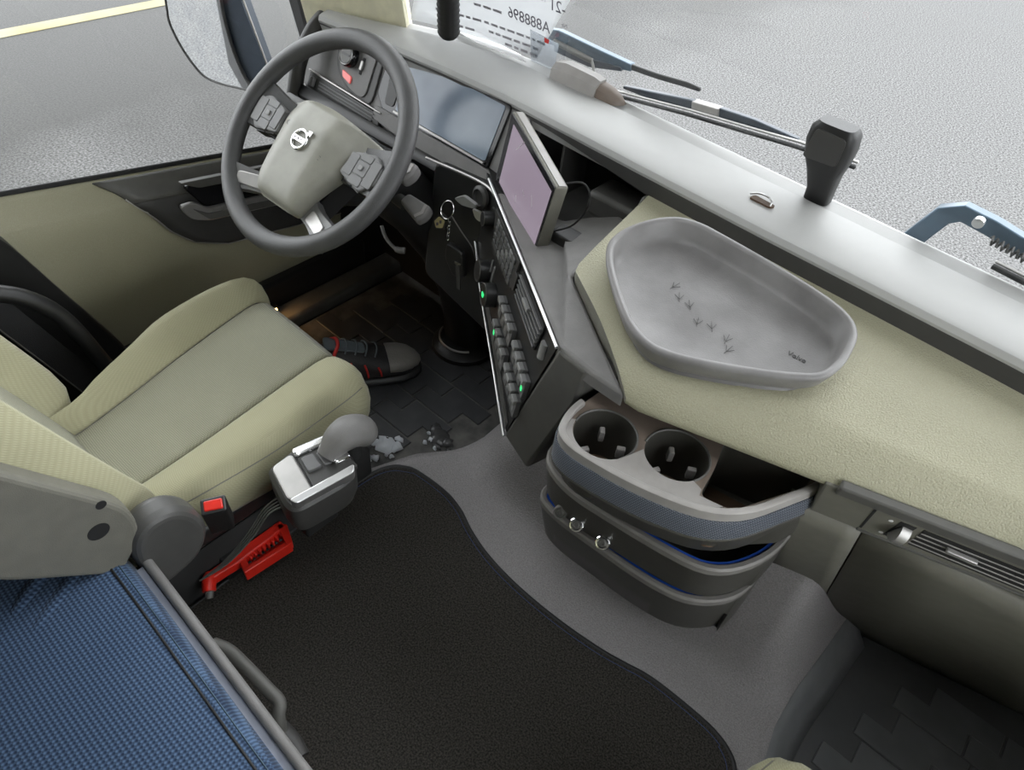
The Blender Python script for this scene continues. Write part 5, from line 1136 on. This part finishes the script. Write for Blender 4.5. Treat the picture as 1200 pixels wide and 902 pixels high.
# emergency hammer
eh_ = thing('emergency_hammer', (-0.745, 0.25, 0.02), 'red plastic emergency hammer with slotted toothed grip clipped beside the driver seat', 'hammer')
hz = 0.062
def hpris(name, poly, z0, z1, mt, bev=0.003): return prism(name, poly, (0, 0, z1), (1, 0, 0), (0, 1, 0), z1 - z0, mt, eh_, bev)
hpris('handle_bar', rpoly([(-0.760, 0.172), (-0.742, 0.172), (-0.738, 0.225), (-0.742, 0.332), (-0.762, 0.332)], 0.005), hz - 0.014, hz + 0.008, 'red_plastic')
hpris('handle_bar', rpoly([(-0.745, 0.230), (-0.714, 0.222), (-0.713, 0.234), (-0.742, 0.243)], 0.003), hz - 0.014, hz + 0.004, 'red_plastic')
hpris('handle_bar', rpoly([(-0.722, 0.225), (-0.713, 0.222), (-0.705, 0.318), (-0.716, 0.320)], 0.003), hz - 0.022, hz + 0.006, 'red_plastic')
hpris('handle_bar', rpoly([(-0.760, 0.322), (-0.706, 0.308), (-0.705, 0.320), (-0.745, 0.336)], 0.004), hz - 0.014, hz + 0.008, 'red_plastic')
hpris('grip_floor', rpoly([(-0.740, 0.232), (-0.714, 0.226), (-0.708, 0.316), (-0.738, 0.326)], 0.003), hz - 0.024, hz - 0.020, 'red_plastic', 0.001)
for k in range(8): hpris('tooth', [(-0.744, 0.246 + k * .0095), (-0.732, 0.247 + k * .0095), (-0.732, 0.251 + k * .0095), (-0.744, 0.252 + k * .0095)], hz - 0.010, hz + 0.004, 'red_plastic', 0.001)
tube('hammer_head', [V(-0.760, 0.180, hz + 0.002), V(-0.752, 0.174, hz + 0.001), V(-0.742, 0.167, hz - 0.002), V(-0.733, 0.161, hz - 0.006)], [0.007, 0.0125, 0.0125, 0.0115], 'red_plastic', eh_, 14)
tube('hammer_tip', [V(-0.733, 0.161, hz - 0.006), V(-0.724, 0.155, hz - 0.012)], [0.008, 0.006], 'mid_plastic', eh_, 10)
box('clip', (-0.775, 0.205, 0.0), (-0.752, 0.240, hz + 0.014), 'black_plastic', eh_, 0.003)

# ------------------------------------------------------------------ shoe on the driver mat
sho = thing('work_shoe', (-1.05, 0.78, -0.08), 'black work shoe with red laces and scuffed toe on the driver mat', 'shoe')
sd = V(0.50, 0.86, 0).normalized(); ss = V(sd.y, -sd.x, 0); s0 = V(-1.163, 0.628, -0.080); SK = 1.1
def sh_ring(t, hw_, z0, z1, n=16, sk=0.0):
    c = s0 + sd * t * SK; out = []; hw_ *= SK; z0 *= SK; z1 *= SK
    for k in range(n):
        a = 2 * math.pi * k / n; x = math.cos(a); z = math.sin(a)
        x = math.copysign(abs(x) ** .75, x); z = math.copysign(abs(z) ** .8, z)
        out.append(c + ss * (x * hw_ + sk) + V(0, 0, lerp(z0, z1, (z + 1) / 2)))
    return out
loft('sole', [sh_ring(t, h, 0.0, zt_) for t, h, zt_ in ((0.0, 0.018, 0.022), (0.012, 0.032, 0.026), (0.06, 0.037, 0.028), (0.13, 0.036, 0.026), (0.20, 0.047, 0.026), (0.25, 0.048, 0.027), (0.285, 0.036, 0.028), (0.302, 0.016, 0.026))], 'black_plastic', sho, smooth=50)
loft('upper', [sh_ring(t, h, 0.016, zt_) for t, h, zt_ in ((0.005, 0.016, 0.07), (0.015, 0.027, 0.100), (0.05, 0.034, 0.112), (0.10, 0.036, 0.112), (0.14, 0.037, 0.106), (0.18, 0.041, 0.088), (0.21, 0.044, 0.072), (0.25, 0.044, 0.063), (0.28, 0.034, 0.055), (0.297, 0.014, 0.040))], 'shoe_leather', sho, smooth=60)
loft('toe_cap', [sh_ring(t, h, 0.030, zt_) for t, h, zt_ in ((0.222, 0.0455, 0.0715), (0.25, 0.046, 0.0665), (0.275, 0.038, 0.0600), (0.292, 0.024, 0.051), (0.301, 0.008, 0.042))], 'shoe_toe', sho, smooth=60)
def sho_p(t, x, z): return s0 + (sd * t + ss * x + V(0, 0, z)) * SK
prism('tongue', rpoly([(0.095, -0.022), (0.20, -0.018), (0.20, 0.018), (0.095, 0.022)], 0.01), sho_p(0, 0, 0.152), tuple(sd + V(0, 0, -0.36)), tuple(ss), 0.006, 'lace_grey', sho, 0.002)
for k in range(4):
    t = 0.125 + 0.022 * k; z = 0.1135 - 0.0078 * k
    tube('lace', catmull([sho_p(t, -0.026, z - 0.006), sho_p(t + 0.006, -0.01, z + 0.006), sho_p(t + 0.008, 0.01, z + 0.006), sho_p(t, 0.026, z - 0.006)], 4), 0.0022, 'lace_grey', sho, 6)
for k in range(3):
    t = 0.135 + 0.030 * k
    tube('side_loop', [sho_p(t, 0.0385 + .001 * k, 0.088 - 0.012 * k), sho_p(t + 0.004, 0.0425 + .002 * k, 0.066 - 0.006 * k), sho_p(t + 0.006, 0.043 + .002 * k, 0.040)], 0.0026, 'red_lace', sho, 6)
tube('collar_trim', catmull([sho_p(0.10, -0.028, 0.110), sho_p(0.112, -0.012, 0.122), sho_p(0.112, 0.012, 0.122), sho_p(0.10, 0.030, 0.108), sho_p(0.095, 0.039, 0.082)], 5), 0.0045, 'red_lace', sho, 8)
tube('collar_trim', catmull([sho_p(0.112, 0.036, 0.092), sho_p(0.125, 0.040, 0.090), sho_p(0.128, 0.040, 0.076)], 4), 0.003, 'red_lace', sho, 6)

# ------------------------------------------------------------------ bunk behind the seats
bo = rpoly([(-1.40, -0.93), (0.68, -0.93), (0.68, -0.28), (0.14, -0.22, .06), (0.04, 0.058, .06), (-0.10, 0.062, .02), (-0.70, 0.082, .05), (-0.80, 0.060, .06), (-0.90, -0.085, .06), (-1.40, -0.15)], 0.03, 6)
mb = thing('bunk_mattress', (-0.36, -0.43, 0.17), 'bunk mattress with blue dotted fabric cover behind the driver seat', 'mattress')
MFR = catmull([(-1.40, -0.155), (-1.15, -0.13), (-0.97, -0.105), (-0.915, -0.085), (-0.88, -0.05), (-0.845, 0.005), (-0.815, 0.045), (-0.785, 0.068), (-0.74, 0.079), (-0.68, 0.081), (-0.40, 0.072), (-0.10, 0.062), (0.0, 0.055), (0.035, 0.035), (0.07, -0.05), (0.12, -0.19), (0.17, -0.235), (0.30, -0.25), (0.68, -0.27)], 5)
def mnorm(i):
    a, b = MFR[max(i - 1, 0)], MFR[min(i + 1, len(MFR) - 1)]; t = (b - a).normalized(); return V(t.y, -t.x, 0)      # towards the inside
def mrow(d, z, k=0.0): return [V(p.x + mnorm(i).x * d, p.y + mnorm(i).y * d, z + 0.003 * k * math.sin(p.x * 9 + 1)) for i, p in enumerate(MFR)]
rows = [mrow(0.012, 0.17), mrow(0.004, 0.19), mrow(0.002, 0.262), mrow(0.006, 0.283, .5), mrow(0.014, 0.297, 1), mrow(0.024, 0.304, 1), mrow(0.030, 0.303, 1), mrow(0.036, 0.3055, 1)]
ins_ = mrow(0.036, 0.3055, 1)
for k in range(1, 11): rows.append([V(p.x, lerp(p.y, -0.93, k / 10), lerp(p.z, 0.306, min(1, k / 3))) for p in ins_])
rows.append([V(p.x, p.y, 0.17) for p in rows[-1]])
link('mattress_cover', rings_bm(rows, closed=False), 'blue_fabric', mb, 70)
tube('seam', mrow(0.030, 0.3045, 1), 0.0018, 'mat_border', mb, 6)
tube('stitching', mrow(0.020, 0.3022, 1), 0.0010, 'steel_blue', mb, 5)
# soft folds near the rounded corner
def fold(a, b):
    x = lerp(-0.885, -0.66, a); y = lerp(-0.07, 0.03, b)
    return (x, y, 0.300 + 0.010 * math.exp(-(((x + 0.775 + (y) * .6) / 0.016) ** 2)) + 0.009 * math.exp(-(((x + 0.725 + y * .6) / 0.018) ** 2)) + 0.0035 * (1 - (2 * a - 1) ** 4) * (1 - (2 * b - 1) ** 4) - 0.002)
grid('cover_fold', fold, 40, 18, 'blue_fabric', mb, smooth=80)
bb = thing('bunk_bench', (-0.36, 0.05, 0.0), 'grey-railed bunk bench with storage front under the blue mattress', 'bunk')
rp_ = [(-0.745, 0.082, 0.272), (-0.720, 0.092, 0.283), (-0.70, 0.094, 0.284), (-0.40, 0.084, 0.284), (-0.10, 0.074, 0.284), (0.02, 0.070, 0.284)]
tube('edge_rail', catmull(rp_, 5), 0.0075, 'grey_plastic', bb, 12)
prism('inner_lip', [(-0.70, 0.086), (0.02, 0.064), (0.02, 0.040), (-0.70, 0.074)], (0, 0, 0.277), (1, 0, 0), (0, 1, 0), 0.02, 'mattress_side', bb)
prism('storage_front', [(-0.74, 0.097), (0.03, 0.074), (0.03, 0.062), (-0.74, 0.085)], (0, 0, 0.270), (1, 0, 0), (0, 1, 0), 0.27, 'dark_plastic', bb, 0.004)
prism('bunk_platform', [(q[0], q[1]) for q in offset2(bo, 0.01)], (0, 0, 0.168), (1, 0, 0), (0, 1, 0), 0.02, 'soft_black', bb)
hdl = tube('drawer_handle', catmull([(-0.585, 0.103, 0.165), (-0.560, 0.114, 0.162), (-0.52, 0.118, 0.160), (-0.47, 0.121, 0.158), (-0.445, 0.122, 0.155), (-0.435, 0.112, 0.145), (-0.425, 0.104, 0.12)], 5), [0.010] * 31, 'mid_plastic', bb, 10, flat=1.3)
prism('handle_plate', rpoly([(-0.555, 0.10), (-0.455, 0.155), (-0.455, 0.17), (-0.565, 0.165)], 0.01), (0, 0.092, 0), (1, 0, 0), (0, 0, 1), 0.008, 'satin_silver', bb, front=0.006)
tube('handle_foot', catmull([(-0.43, 0.105, 0.115), (-0.405, 0.107, 0.10), (-0.38, 0.103, 0.095)], 4), 0.014, 'dark_plastic', bb, 10)
